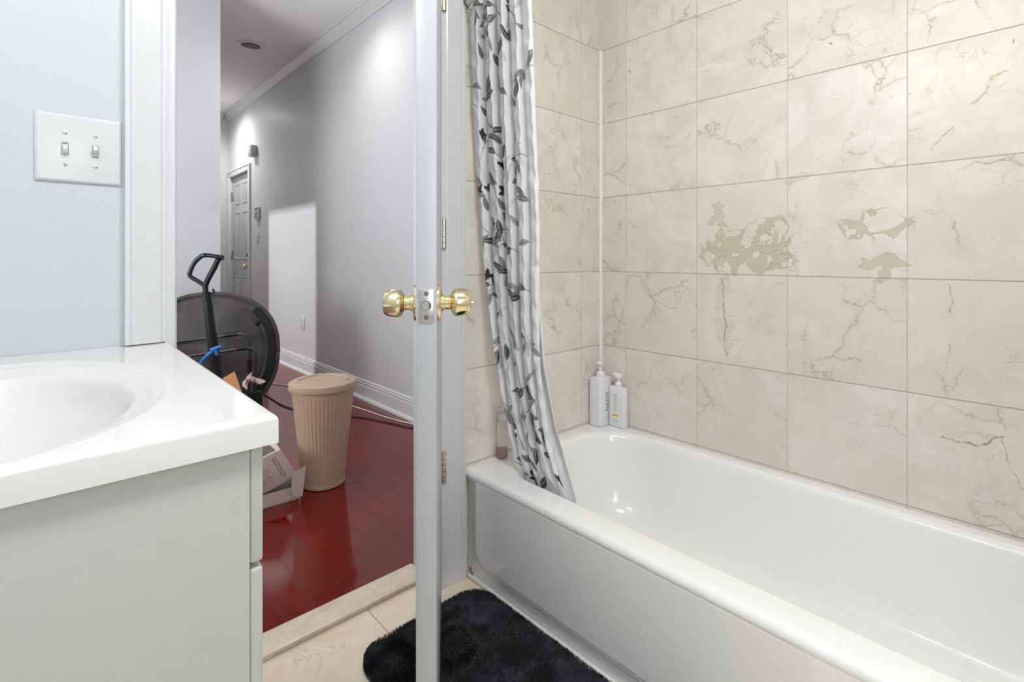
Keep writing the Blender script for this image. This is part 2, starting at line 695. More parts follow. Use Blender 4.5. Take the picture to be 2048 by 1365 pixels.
def frame(o, x, y):
    """4x4 from origin and in-plane x / y directions."""
    x = Vector(x).normalized()
    z = x.cross(Vector(y)).normalized()
    y = z.cross(x)
    m = Matrix.Identity(4)
    for i, c in enumerate((x, y, z)):
        for r in range(3):
            m[r][i] = c[r]
    for r in range(3):
        m[r][3] = o[r]
    return m


def rrect(x0, x1, y0, y1, r, z, n=8):
    """rounded rectangle loop; r = scalar or 4 radii for corners (x0y0, x1y0, x1y1, x0y1)"""
    rs = r if isinstance(r, (tuple, list)) else (r,) * 4
    cs = [(x0, y0, 1, 1, math.pi), (x1, y0, -1, 1, 1.5 * math.pi), (x1, y1, -1, -1, 0), (x0, y1, 1, -1, .5 * math.pi)]
    out = []
    for (cx, cy, sx, sy, a0), rr in zip(cs, rs):
        for i in range(n + 1):
            a = a0 + .5 * math.pi * i / n
            out.append(Vector((cx + sx * rr + rr * math.cos(a), cy + sy * rr + rr * math.sin(a), z)))
    return out


def spline(pts, k=8):
    """Catmull-Rom through points"""
    P = [Vector(p) for p in pts]
    P = [P[0] * 2 - P[1]] + P + [P[-1] * 2 - P[-2]]
    out = []
    for i in range(1, len(P) - 2):
        for j in range(k):
            t = j / k
            a, b, c, d = P[i - 1], P[i], P[i + 1], P[i + 2]
            out.append(.5 * ((2 * b) + (c - a) * t + (2 * a - 5 * b + 4 * c - d) * t * t + (3 * b - a - 3 * c + d) * t ** 3))
    out.append(P[-2])
    return out


# ================================================================== THE SETTING
WY0, WY1 = 1.298, 1.440          # door wall, bathroom face / hall face
WX = 1.705                       # long party wall: tile face in the bathroom
HX = 1.700                       # the same wall in the hall
TUBX = .990
LX, BY = -.345, -.95             # bathroom left and back walls
TUBY0 = -.225                    # far end wall of the tub behind the camera's right
OX0, OX1 = .209, .893            # door opening
OZ = 2.03
HYF = 3.70                       # wall facing us across the hall
CXW = .847                       # its corner: the corridor begins here
CYE = 7.02                       # corridor end

struct(MB().box(LX, 1.80, BY, 1.40, -.05, 0).build('floor', MAT['tile_floor'], smooth=False), 'beige square-tiled bathroom floor')
struct(MB().box(-1.40, 1.80, 1.40, CYE + .1, -.05, .002).build('floor_hall', MAT['cherry'], smooth=False), 'glossy red wood plank floor of the hall')
struct(MB().box(LX - .1, 1.80, BY - .1, WY0, BATH_CEIL, BATH_CEIL + .05).build('ceiling', MAT['ceiling'], smooth=False))
RLX, RLY = 1.28, 4.60
mb = MB()
mb.box(-1.40, 1.80, WY1, RLY - .15, HALL_CEIL, HALL_CEIL + .05)
mb.box(-1.40, 1.80, RLY + .15, CYE + .1, HALL_CEIL, HALL_CEIL + .05)
mb.box(-1.40, RLX - .15, RLY - .15, RLY + .15, HALL_CEIL, HALL_CEIL + .05)
mb.box(RLX + .15, 1.80, RLY - .15, RLY + .15, HALL_CEIL, HALL_CEIL + .05)
cpts = [(math.cos(a), math.sin(a)) for a in [2 * math.pi * i / 48 for i in range(48)]]
mb.loft([[Vector((RLX + .15 * c_ / max(abs(c_), abs(s_)), RLY + .15 * s_ / max(abs(c_), abs(s_)), HALL_CEIL)) for c_, s_ in cpts], [Vector((RLX + .080 * c_, RLY + .080 * s_, HALL_CEIL)) for c_, s_ in cpts]])
struct(mb.build('ceiling_hall', MAT['ceiling'], smooth=False), 'white hall ceiling')
# door wall: painted part with the opening (left, head, right strip), bathroom skin and hall skin
JW = .018
mb = MB()
mb.box(LX - .1, OX0 - JW, WY0, WY1 - .01, 0, BATH_CEIL)
mb.box(OX0 - JW, OX1 + JW, WY0, WY1 - .01, OZ + JW, BATH_CEIL)
struct(mb.build('wall_front', MAT['bath_wall'], smooth=False), 'pale painted wall left of the doorway')
mb = MB()
mb.box(-1.40, OX0 - JW, WY1 - .01, WY1, 0, HALL_CEIL)
mb.box(OX0 - JW, OX1 + JW, WY1 - .01, WY1, OZ + JW, HALL_CEIL)
mb.box(OX1 + JW, HX, WY1 - .01, WY1, 0, HALL_CEIL)
struct(mb.build('wall_hall_front', MAT['hall_wall'], smooth=False))
struct(MB().box(OX1 + JW, WX, WY0, WY1 - .01, 0, BATH_CEIL).build('wall_end', MAT['wall_tiles_end'], smooth=False), 'marble tiled end wall above the tub')
struct(MB().box(WX, 1.80, TUBY0 - .1, WY1, 0, BATH_CEIL).build('wall_right', MAT['wall_tiles_long'], smooth=False), 'long marble tiled wall beside the tub')
struct(MB().box(TUBX + .02, WX, TUBY0 - .1, TUBY0, 0, BATH_CEIL).build('wall_tub_foot', MAT['wall_tiles_end'], smooth=False))
struct(MB().box(LX - .1, LX, BY - .1, WY0, 0, BATH_CEIL).build('wall_left', MAT['bath_wall'], smooth=False))
struct(MB().box(LX, 1.80, BY - .1, BY, 0, BATH_CEIL).build('wall_back', MAT['bath_wall'], smooth=False))
struct(MB().box(TUBX + .02, 1.80, BY, TUBY0 - .1, 0, BATH_CEIL).build('wall_back_return', MAT['bath_wall'], smooth=False))
# hall
DY0, DY1, DZ = 6.18, 6.93, 2.0   # far door opening in the party wall
mb = MB()
mb.box(HX, 1.80, WY1, DY0, .0, HALL_CEIL)
mb.box(HX, 1.80, DY0, DY1, DZ, HALL_CEIL)
mb.box(HX, 1.80, DY1, CYE + .1, 0, HALL_CEIL)
mb.box(HX + .07, 1.80, DY0, DY1, 0, DZ)
struct(mb.build('wall_hall_right', MAT['hall_wall'], smooth=False), 'long pale grey wall of the hall')
struct(MB().box(-1.40, CXW, HYF, HYF + .1, 0, HALL_CEIL).build('wall_hall_back', MAT['hall_wall'], smooth=False), 'pale grey hall wall behind the black chair')
struct(MB().box(-1.50, -1.40, WY1, HYF, 0, HALL_CEIL).build('wall_hall_left', MAT['hall_wall'], smooth=False))
struct(MB().box(CXW - .12, HX, CYE, CYE + .1, 0, HALL_CEIL).build('wall_hall_end', MAT['hall_wall'], smooth=False))
# corridor left wall with an unseen opening shaped to cast the daylight patch
SY0, SY1, SZ = 4.47, 5.33, 1.78
mb = MB()
mb.box(CXW - .1, CXW, HYF + .1, SY0, 0, HALL_CEIL)
mb.box(CXW - .1, CXW, SY0, SY1, SZ, HALL_CEIL)
mb.box(CXW - .1, CXW, SY1, CYE, 0, HALL_CEIL)
struct(mb.build('wall_corridor_left', MAT['hall_wall'], smooth=False))
struct(MB().box(-1.50, -1.40, HYF, CYE + .1, 0, HALL_CEIL).build('wall_side_room_left', MAT['hall_wall'], smooth=False))
struct(MB().box(-1.40, CXW - .1, CYE, CYE + .1, 0, HALL_CEIL).build('wall_side_room_end', MAT['hall_wall'], smooth=False))
# crown moulding: right wall and end wall of the hall
ZC = 2.722
prof = [(0, ZC), (.012, ZC), (.014, ZC + .016), (.022, ZC + .022), (.036, ZC + .036), (.052, ZC + .056), (.060, ZC + .062), (.070, ZC + .064), (.072, HALL_CEIL), (0, HALL_CEIL)]
mb = MB().prism([(HX - a, WY1, z) for a, z in prof], (0, CYE - WY1, 0))
struct(mb.build('trim_1', MAT['trim'], angle=25), 'white crown moulding along the hall')
mb = MB().prism([(CXW, CYE - a, z) for a, z in prof], (HX - CXW - .07, 0, 0))
struct(mb.build('trim_2', MAT['trim'], angle=25))
# baseboard with two beads and a quarter round
bp = [(0, 0), (.030, 0), (.030, .012), (.024, .022), (.016, .026), (.014, .026), (.014, .100), (.010, .106), (.012, .112), (.012, .120), (.007, .126), (.009, .132), (.006, .140), (0, .143)]
mb = MB().prism([(HX - a, WY1, z) for a, z in bp], (0, DY0 - .075 - WY1, 0))
struct(mb.build('baseboard_right', MAT['trim'], angle=25), 'white baseboard along the hall')
mb = MB().prism([(x, HYF - a, z) for x in (-1.40,) for a, z in bp], (CXW + 1.40, 0, 0))
struct(mb.build('baseboard_back', MAT['trim'], angle=25))

# ---- bathroom doorway: jambs, stops, casings, threshold
mb = MB()
mb.box(OX0 - JW, OX0, WY0 - .012, WY1, 0, OZ)
mb.box(OX1, OX1 + JW, WY0 - .012, WY1, 0, OZ)
mb.box(OX0 - JW, OX1 + JW, WY0 - .012, WY1, OZ, OZ + JW)
mb.box(OX0, OX0 + .011, WY0 + .040, WY0 + .075, .012, OZ)
mb.box(OX1 - .011, OX1, WY0 + .040, WY0 + .075, .012, OZ)
mb.box(OX0, OX1, WY0 + .040, WY0 + .075, OZ - .011, OZ)
struct(mb.build('door_frame', MAT['trim'], bevel=.0015), 'white door frame jambs and stops')


def casing_profile(w):
    # (distance from the opening edge outward, thickness)
    return [(0, 0), (0, .009), (.004, .012), (.011, .013), (.013, .0105), (.017, .0105), (.022, .013), (w * .52, .0145), (w * .80, .0185), (w * .86, .0165), (w * .90, .0195), (w, .0195), (w, 0)]


CTOP = .842
cpl = casing_profile(.082)
mb = MB().prism([(OX0 - .005 - a, WY0 - t, CTOP) for a, t in cpl], (0, 0, OZ + .005 - CTOP))
struct(mb.build('trim_3', MAT['trim'], angle=20), 'white door casing left of the doorway')
cpr = casing_profile(.087)
mb = MB().prism([(OX1 + .005 + a, WY0 - t, .001) for a, t in cpr], (0, 0, OZ + .004))
struct(mb.build('trim_4', MAT['trim'], angle=20), 'white door casing between the doorway and the tub')
mb = MB().prism([(OX0 - .087, WY0 - t, OZ + .005 + a) for a, t in cpl], (OX1 - OX0 + .179, 0, 0))
struct(mb.build('trim_5', MAT['trim'], angle=20))
struct(MB().box(OX0, OX1, 1.362, 1.452, 0, .013).build('trim_6', MAT['threshold'], bevel=.003), 'cream marble threshold under the doorway')
# caulk bead in the tiled corner
mb = MB().prism([(WX, WY0, .345), (WX - .009, WY0, .345), (WX - .006, WY0 - .006, .345), (WX, WY0 - .009, .345)], (0, 0, 1.879 - .345))
struct(mb.build('trim_7', MAT['caulk'], smooth=False), 'white caulk bead in the tiled corner')

# strike plate on the left jamb
sp = thing('strike_plate', 'small painted strike plate on the left door jamb', 'strike plate', (OX0, WY0 + .012, .93))
mb = MB().prism([Vector((OX0 + .0003, WY0 + .0125 + .011 * math.copysign(min(1, abs(math.cos(a)) * 1.6), math.cos(a)), .93 + .029 * math.sin(a))) for a in [2 * math.pi * i / 28 for i in range(28)]], (.0012, 0, 0))
mb.build('face', MAT['trim'], sp)
mb = MB().tube([(OX0 + .0008, WY0 + .002, .93 + .024 * math.sin(a)) for a in [-1.4 + 2.8 * i / 10 for i in range(11)]], .0018, 8)
mb.build('lip', MAT['oldbrass'], sp)

# ================================================================== BATHROOM DOOR (door_1)
PIV = (.8966, 1.285)
LAT = (.4999, .7315)
PHI = math.atan2(LAT[1] - PIV[1], LAT[0] - PIV[0])
DW, DT = .680, .0355
door = thing('door_1', 'white bathroom door swung open and seen edge on', 'door', (PIV[0], PIV[1], 0), kind='structure')
door.rotation_euler = (0, 0, PHI)
MB().box(.004, DW, -DT, 0, .012, 2.022).build('door_slab', MAT['door'], door, world=False, bevel=.0015)
KX, KZ = DW - .060, .937


def knob_set(parent, sgn, y0, pin):
    kn = MB().lathe([(.012, .006), (.012, .022), (.0125, .0225), (.0125, .024), (.019, .0265), (.0245, .030), (.0262, .034), (.0262, .037),
                     (.0252, .047), (.0228, .056), (.0195, .0605), (.015, .0618), (.006, .062), (0, .062)], (KX, y0, KZ), (0, sgn, 0), 40)
    k = kn.build('knob', MAT['brass'], parent, world=False, angle=30)
    MB().lathe([(.0345, 0), (.0345, .003), (.0325, .006), (.024, .008), (.0165, .0095), (.0165, .0105), (0, .0105)], (KX, y0, KZ), (0, sgn, 0), 40).build('rose', MAT['brass'], k, world=False, angle=30)
    MB().lathe([(.0148, .0095), (.0148, .0125), (.013, .0135), (.013, .021), (.0143, .0222), (.0143, .0235), (0, .0235)], (KX, y0, KZ), (0, sgn, 0), 32).build('collar', MAT['brass'], k, world=False, angle=30)
    if pin:
        MB().lathe([(.0028, .060), (.0028, .066), (.0022, .0675), (0, .0675)], (KX, y0, KZ - .001), (0, sgn, 0), 12).build('privacy_pin', MAT['brass'], k, world=False)
    return k


knob_set(door, -1, -DT, False)
knob_set(door, 1, 0, True)
pl = [(DW + .0002, -DT / 2 + .0128 * c, KZ + .029 * s) for c, s in [(-1, -.93), (-.85, -1), (.85, -1), (1, -.93), (1, .93), (.85, 1), (-.85, 1), (-1, .93)]]
lp = MB().prism(pl, (.0016, 0, 0)).build('latch_plate', MAT['nickel'], door, world=False, bevel=.0003)
# latch bolt: round barrel with a sloped face
MB().prism([(DW + .0016, -DT / 2 + .0088 * math.cos(a), KZ + .0088 * math.sin(a)) for a in [2 * math.pi * i / 28 for i in range(28)]], (.0008, 0, 0)).build('bolt_hole', MAT['slot'], lp, world=False)
bolt = [Vector((0, -DT / 2 + .0078 * math.cos(a), KZ + .0078 * math.sin(a))) for a in [2 * math.pi * i / 28 for i in range(28)]]
bolt = [Vector((p.x, min(p.y, -DT / 2 + .0052), p.z)) for p in bolt]
l0 = [Vector((DW + .001, p.y, p.z)) for p in bolt]
l1 = [Vector((DW + .0115 - (-(p.y + DT / 2) + .0052) * .62, p.y, p.z)) for p in bolt]
MB().loft([l0, l1], True, True).build('latch_bolt', MAT['nickel'], lp, world=False)
for dz in (-.0205, .0205):
    MB().lathe([(.0042, 0), (.0038, .0009), (0, .0009)], (DW + .0016, -DT / 2, KZ + dz), (1, 0, 0), 18).build('screw', MAT['slot'], lp, world=False)
for hz in (.375, 1.093, 1.822):
    h = MB()
    bx, by = -.005, .0068
    for i in range(5):
        z0 = hz - .0445 + i * .0178
        h.cyl((bx, by, z0 + .0005), (bx, by, z0 + .0173), .0076, 18)
    h.box(-.004, .030, -.0012, .0012, hz - .044, hz + .044)
    ho = h.build('hinge', MAT['nickel'] if hz < 1.5 else MAT['oldbrass'], door, world=False)
    p = MB()
    p.lathe([(.0052, .0445), (.0058, .0465), (.0045, .050), (0, .051)], (bx, by, hz), (0, 0, 1), 14)
    p.lathe([(.0052, .0445), (.0058, .0465), (.0045, .0485), (0, .049)], (bx, by, hz), (0, 0, -1), 14)
    p.build('hinge_pin', MAT['oldbrass'], ho, world=False)

# ================================================================== VANITY
VX0, VX1 = LX + .002, .200
VY0, VY1 = .6125, 1.2965
VZ = .840
vt = thing('bathroom_sink', 'white moulded sink top with a recessed oval basin on the vanity cabinet', 'sink top', (-.06, .915, VZ - .03))
SCX, SCY, SAX, SAY = -.06, .915, .192, .288


def sink_depth(r):
    def sm(a, b, x):
        t = np.clip((x - a) / (b - a), 0, 1)
        return t * t * (3 - 2 * t)
    d = .0045 * (1 - sm(.955, 1.02, r))
    d = d + .0105 * (1 - sm(.80, .965, r))
    d = d + .020 * (1 - sm(.70, .825, r))
    t = np.clip(r / .80, 0, 1)
    d = d + .100 * (1 - t ** 2.6) ** 1.15
    return d


nx, ny = 150, 190
gx = np.linspace(VX0, VX1, nx)
gy = np.linspace(VY0, VY1, ny)
# denser near the rolled edges
ed = np.array([0, .0004, .001, .002, .0035, .005, .0065, .008])
gx = np.unique(np.concatenate([gx[1:-1], VX0 + ed, VX1 - ed]))
gy = np.unique(np.concatenate([gy[1:-1], VY0 + ed, VY1 - ed]))
GX, GY = np.meshgrid(gx, gy, indexing='ij')
R = np.sqrt(((GX - SCX) / SAX) ** 2 + ((GY - SCY) / SAY) ** 2)
GZ = VZ - sink_depth(R)
rr = .008


def roll(dist):
    t = np.clip(rr - dist, 0, rr)
    return rr - np.sqrt(np.maximum(rr * rr - t * t, 0))


GZ = GZ - np.maximum.reduce([roll(VX1 - GX), roll(GY - VY0)])
V = np.stack([GX, GY, GZ], -1).reshape(-1, 3)
nX, nY = len(gx), len(gy)
idx = np.arange(nX * nY).reshape(nX, nY)
F = np.stack([idx[:-1, :-1], idx[1:, :-1], idx[1:, 1:], idx[:-1, 1:]], -1).reshape(-1, 4).tolist()
# skirt
border = list(idx[:, 0]) + list(idx[-1, 1:]) + list(idx[::-1, -1][1:]) + list(idx[0, ::-1][1:-1])
n0 = len(V)
ext = [V]
bv = V[border].copy()
low = bv.copy(); low[:, 2] = VZ - .034
inn = low.copy()
cx_, cy_ = (VX0 + VX1) / 2, (VY0 + VY1) / 2
inn[:, 0] = cx_ + (inn[:, 0] - cx_) * .88
inn[:, 1] = cy_ + (inn[:, 1] - cy_) * .90
V = np.concatenate([V, low, inn])
nb = len(border)
for i in range(nb):
    j = (i + 1) % nb
    F.append([border[j], border[i], n0 + i, n0 + j])
    F.append([n0 + j, n0 + i, n0 + nb + i, n0 + nb + j])
o = raw_mesh('basin_top', V, F, MAT['cultured'], vt)
o.data.set_sharp_from_angle(angle=math.radians(60))
zc = VZ - float(sink_depth(np.array([0.0]))[0])
MB().lathe([(.022, .001), (.022, .003), (.018, .0045), (.015, .003), (0, .002)], (SCX - .02, SCY, zc), (0, 0, 1), 24).build('drain', MAT['nickel'], vt)

vc = thing('vanity_cabinet', 'white laminate vanity cabinet under the sink top', 'cabinet', (-.06, .95, 0))
mb = MB()
mb.box(LX + .002, .1725, .624, .640, .0, VZ - .0345)      # side panel
mb.box(LX + .002, .1725, 1.279, 1.295, .0, VZ - .0345)
mb.box(LX + .002, LX + .012, .640, 1.279, .0, VZ - .0345)
mb.box(LX + .012, .1725, .640, 1.279, .09, .106)
mb.box(.100, .114, .640, 1.279, .0, .09)
mb.box(.155, .1725, .640, 1.279, .655, .675)
mb.box(.155, .1725, .640, 1.279, VZ - .06, VZ - .0345)
mb.build('carcass', MAT['cabinet'], vc, bevel=.0008)
MB().box(.1728, .1875, .6245, 1.292, .670, VZ - .036).build('drawer_front', MAT['cabinet'], vc, bevel=.004, seg=3)
MB().box(.1728, .1875, .6245, .957, .095, .664).build('door', MAT['cabinet'], vc, bevel=.004, seg=3)
MB().box(.1728, .1875, .960, 1.292, .095, .664).build('door', MAT['cabinet'], vc, bevel=.004, seg=3)

# ================================================================== LIGHT SWITCH
sw = thing('light_switch', 'oversized white double light switch plate left of the doorway', 'light switch', (.053, WY0, 1.23))
SX0, SX1, SZ0, SZ1 = -.0116, .1175, 1.165, 1.295
l0 = [Vector((x, WY0 - .0005, z)) for x, z in ((SX0, SZ0), (SX1, SZ0), (SX1, SZ1), (SX0, SZ1))]
MB().loft([l0, [Vector((p.x, WY0 - .0035, p.z)) for p in l0],
           [Vector((p.x + (.004 if p.x < .05 else -.004), WY0 - .0068, p.z + (.004 if p.z < 1.23 else -.004))) for p in l0]], True, True).build('plate', MAT['plate'], sw, bevel=.0010)
for px, up in ((.0316, False), (.0765, True)):
    zc = 1.2285
    t = MB().box(px - .0050, px + .0050, WY0 - .0073, WY0 - .006, zc - .0120, zc + .0120).build('toggle_frame', MAT['slot'], sw)
    MB().box(px - .0043, px + .0043, WY0 - .0078, WY0 - .006, zc - .0113, zc + .0113).build('toggle_slot', MAT['plate'], t)
    s = 1 if up else -1
    mat = Matrix.Translation((px, WY0 - .007, zc)) @ Matrix.Rotation(math.radians(-26 * s), 4, 'X')
    tg = MB()
    vs = []
    for (w, h, y) in ((.0040, .0062, .002), (.0037, .0056, -.008), (.0033, .0046, -.0125)):
        vs.append([mat @ Vector((a * w, y, b * h)) for a, b in ((-1, -1), (1, -1), (1, 1), (-1, 1))])
    tg.loft(vs, True, True).build('toggle', MAT['plate'], t, bevel=.0008)
    MB().box(px - .0036, px + .0036, WY0 - .0080, WY0 - .0077, zc - s * .0100 - .0009, zc - s * .0100 + .0009).build('slot_gap', MAT['slot'], t)
    for dz, an in ((.030, 10 if not up else 50), (-.030, 60 if not up else 5)):
        c = Vector((px, WY0 - .0066, 1.2285 + dz))
        sc = MB().lathe([(.0036, 0), (.0032, .0010), (.0015, .0015), (0, .0015)], c, (0, -1, 0), 18).build('screw', MAT['steel'], sw)
        m2 = Matrix.Translation(c) @ Matrix.Rotation(math.radians(an), 4, 'Y')
        MB().box(-.0032, .0032, -.0018, -.0012, -.0005, .0005, m2).build('screw_slot', MAT['slot'], sc)

# ================================================================== BATHTUB
TZ = .345
tub = thing('bathtub', 'white enamel alcove bathtub along the marble tiled walls', 'bathtub', ((TUBX + WX) / 2, .53, 0))
ox0, ox1, oy0, oy1 = TUBX, WX - .001, TUBY0 + .001, WY0 - .001
N = 12
loops = []
# outer skirt and front roll (only the apron side is rounded outward)
AX = .0145


def outer(dx, z):
    return rrect(ox0 + dx, ox1, oy0, oy1, (.006, .002, .002, .006), z, N)


loops.append(outer(AX, .0))
loops.append(outer(AX, .300))
loops.append(outer(.006, .312))
loops.append(outer(.001, .322))
for a in (0, 15, 30, 45, 60, 75, 90):
    r_ = .018
    loops.append(outer(r_ * (1 - math.cos(math.radians(a))), TZ - r_ + r_ * math.sin(math.radians(a))))
# inner opening, corner radii: front-near, back-near, back-far, front-far
ix0, ix1, iy0, iy1 = TUBX + .098, WX - .052, TUBY0 + .09, WY0 - .068
rad = (.12, .12, .20, .15)


def inner(d, z, k=1.0):
    return rrect(ix0 + d, ix1 - d, iy0 + d * 1.0, iy1 - d * k, tuple(max(.03, r - d * .15) for r in rad), z, N)


for a in (0, 15, 30, 45, 60, 78):
    r_ = .020
    loops.append(inner(-r_ + r_ * math.sin(math.radians(a)), TZ - r_ * (1 - math.cos(math.radians(a)))))
for d, z, k in ((.003, .30, 1.1), (.010, .24, 1.2), (.018, .18, 1.3), (.028, .125, 1.35), (.036, .10, 1.35), (.046, .080, 1.35), (.060, .064, 1.3), (.078, .055, 1.25), (.10, .051, 1.2), (.16, .048, 1.1)):
    loops.append(inner(d, z, k))
MB().loft(loops, False, True).build('tub_shell', MAT['porcelain'], tub, angle=50)
# apron panel: raised, with a rounded lower corner, standing proud of the flange
py0, py1, pz0, pz1 = oy0 + .0, 1.252, .052, .318
shape = []


def prof_panel(ins, x):
    pts = []
    r_ = .055
    y0, y1, z0, z1 = py0, py1 - ins, pz0 + ins, pz1
    pts.append(Vector((x, y0, z1)))
    pts.append(Vector((x, y0, z0)))
    for i in range(11):
        a = -math.pi / 2 + math.pi / 2 * i / 10
        pts.append(Vector((x, y1 - r_ + r_ * math.cos(a), z0 + r_ + r_ * math.sin(a))))
    pts.append(Vector((x, y1, z1)))
    return pts


ap = MB().loft([prof_panel(0, ox0 + AX + .001), prof_panel(.002, ox0 + .009), prof_panel(.007, ox0 + .004), prof_panel(.016, ox0 + .0012), prof_panel(.022, ox0 + .001)], True, True)
ap.build('apron_panel', MAT['porcelain'], tub, angle=40)
# bead of caulk between tub flange and floor
MB().box(ox0 + .002, ox0 + AX + .001, oy0, oy1 - .012, .0005, .012).build('toe_strip', MAT['caulk'], tub, bevel=.003)
MB().tube(spline([(ox0 + .0125, 1.281, .030), (ox0 + .0125, 1.276, .022), (ox0 + .0125, 1.270, .014), (ox0 + .0125, 1.2655, .010)], 5), .0022, 8).build('rust_chip', MAT['grime'], tub)

# ================================================================== PUMP BOTTLES
def box_bottle(name, label, corner, wx, wy, h, r, parent_group=None):
    """corner: the near (-x, -y) bottom corner"""
    x0, y0 = corner
    t = thing(name, label, 'bottle', (x0 + wx / 2, y0 + wy / 2, TZ))
    z = TZ + .0006
    L = []
    for ins, dz in ((.003, 0), (.0008, .0015), (0, .005)):
        L.append(rrect(x0 + ins, x0 + wx - ins, y0 + ins, y0 + wy - ins, r, z + dz, 5))
    for a in (0, 30, 60, 90):
        q = .008
        ins = q * (1 - math.cos(math.radians(a)))
        L.append(rrect(x0 + ins, x0 + wx - ins, y0 + ins, y0 + wy - ins, max(.002, r - ins * .3), z + h - q + q * math.sin(math.radians(a)), 5))
    MB().loft(L, True, True).build('body', MAT['bottle'], t, angle=50)
    return t


def pump_head(t, c, z, rc, hc, stem, ang, hl, tilt=.0):
    col = MB().lathe([(rc * .96, 0), (rc, .001), (rc, hc * .72), (rc * .9, hc * .8), (rc * .72, hc), (0, hc)], (c[0], c[1], z), (0, 0, 1), 28).build('collar', MAT['bottle'], t, angle=30)
    MB().cyl((c[0], c[1], z + hc * .9), (c[0], c[1], z + hc + stem), rc * .42, 16).build('stem', MAT['bottle'], t)
    d = Vector((math.cos(ang), math.sin(ang), 0))
    s = Vector((-d.y, d.x, 0))
    o = Vector((c[0], c[1], z + hc + stem))
    pts = [(-.011, -.002), (-.0125, .007), (-.010, .016), (.004, .0185 + tilt * .4), (hl, .016 + tilt), (hl + .003, .009 + tilt), (hl * .6, .004), (.009, -.002)]
    poly = [o + d * a + Vector((0, 0, b)) - s * rc * .62 for a, b in pts]
    MB().prism(poly, s * rc * 1.24).build('pump_head', MAT['bottle'], t, bevel=.0025, seg=3)


wx1, wy1 = .080, .058
h1 = .192
b1 = box_bottle('pump_bottle', 'taller white pump bottle with grey lettering wedged into the tiled tub corner', (1.620, 1.235), wx1, wy1, h1, .009)
bx1, by1 = b1.location.x, b1.location.y
pump_head(b1, (bx1, by1), TZ + h1 - .001, .0175, .024, .022, math.radians(195), .016)
text_mesh('lettering', 'NATIVE', .023, MAT['bottle_ink'], b1, frame((bx1 + .004, by1 - wy1 / 2 - .0002, TZ + .098), (0, 0, 1), (-1, 0, 0)))
for k in range(4):
    MB().box(bx1 - .004 + k * .0035, bx1 - .0030 + k * .0035, by1 - wy1 / 2 - .0004, by1 - wy1 / 2, TZ + .022, TZ + .042 - (k % 2) * .006).build('small_print', MAT['tan_ink'], b1)
wx2, wy2 = .029, .074
h2 = .160
b2 = box_bottle('pump_bottle', 'shorter white pump bottle with an orange bar on its front label', (1.671, 1.158), wx2, wy2, h2, .006)
bx2, by2 = b2.location.x, b2.location.y
pump_head(b2, (bx2, by2), TZ + h2 - .001, .0132, .020, .016, math.radians(140), .020, .006)
text_mesh('lettering', 'NATIVE', .020, MAT['tan_ink'], b2, frame((bx2 - wx2 / 2 - .0002, by2 + .004, TZ + .098), (0, 0, 1), (0, 1, 0)))
MB().box(bx2 - wx2 / 2 - .0005, bx2 - wx2 / 2 + .0002, by2 - .008, by2 + .018, TZ + .044, TZ + .051).build('orange_bar', MAT['orange'], b2)
for k in range(2):
    MB().box(bx2 - wx2 / 2 - .0003, bx2 - wx2 / 2 + .0002, by2 - .010, by2 + .014, TZ + .022 + k * .006, TZ + .0235 + k * .006).build('small_print', MAT['tan_ink'], b2)

# small clear spray bottle with pink liquid
c3 = at_z(1004, 916, TZ)
c3.y = min(c3.y, WY0 - .022)
sb = thing('spray_bottle', 'slim clear bottle with a little pink liquid on the tub ledge behind the curtain', 'bottle', (c3.x, c3.y, TZ))
z = TZ + .0006
MB().lathe([(.014, 0), (.0172, .0025), (.0175, .006), (.0175, .112), (.0165, .120), (.0105, .127), (.0100, .134), (0, .134)], (c3.x, c3.y, z), (0, 0, 1), 32).build('body', MAT['clear'], sb)
MB().lathe([(.013, .002), (.0158, .004), (.0158, .034), (0, .034)], (c3.x, c3.y, z), (0, 0, 1), 32).build('liquid', MAT['pink'], sb)
MB().lathe([(.0125, .128), (.0128, .130), (.0128, .148), (.0112, .151), (.0055, .152), (.0055, .156), (0, .156)], (c3.x, c3.y, z), (0, 0, 1), 28).build('collar', MAT['bottle'], sb)
MB().lathe([(.0072, .154), (.0085, .156), (.0085, .172), (.0070, .1745), (0, .175)], (c3.x, c3.y, z), (0, 0, 1), 24).build('spray_head', MAT['bottle'], sb)

# ================================================================== SHOWER ROD, RINGS, CURTAIN, LINER
RX, RZ = .989, 1.829
rod = thing('shower_rod', 'shower curtain rod with a grey end cap high on the end wall', 'curtain rod', (RX, 1.28, RZ))
MB().cyl((RX, WY0 - .002, RZ), (RX, TUBY0 + .002, RZ), .0110, 20).build('rod', MAT['rod'], rod)
for ya, yb in ((WY0 - .0005, -1), (TUBY0 + .0005, 1)):
    MB().lathe([(.0145, 0), (.0150, .004), (.0148, .016), (.0135, .022), (0, .022)], (RX, ya, RZ), (0, yb, 0), 24).build('end_cap', MAT['greyplastic'], rod)

# silhouette table: z, x, far y, near y
TAB = [(1.820, 1.000, 1.284, 1.000), (1.70, 1.006, 1.283, .999), (1.50, 1.020, 1.283, 1.004), (1.30, 1.036, 1.282, 1.008), (1.10, 1.050, 1.274, 1.012),
       (.90, 1.062, 1.262, 1.030), (.70, 1.076, 1.235, 1.036), (.52, 1.090, 1.205, 1.020), (.42, 1.102, 1.186, .998), (.345, 1.108, 1.176, .972), (.29, 1.114, 1.172, .955), (.25, 1.119, 1.170, .945)]
TAB = TAB[::-1]
tz = np.array([r[0] for r in TAB])
NV, NU = 1040, 300
zz = np.linspace(.25, 1.811, NV)
Xc = np.interp(zz, tz, [r[1] for r in TAB])
Yf = np.interp(zz, tz, [r[2] for r in TAB])
Yn = np.interp(zz, tz, [r[3] for r in TAB])
ker = np.ones(61) / 61


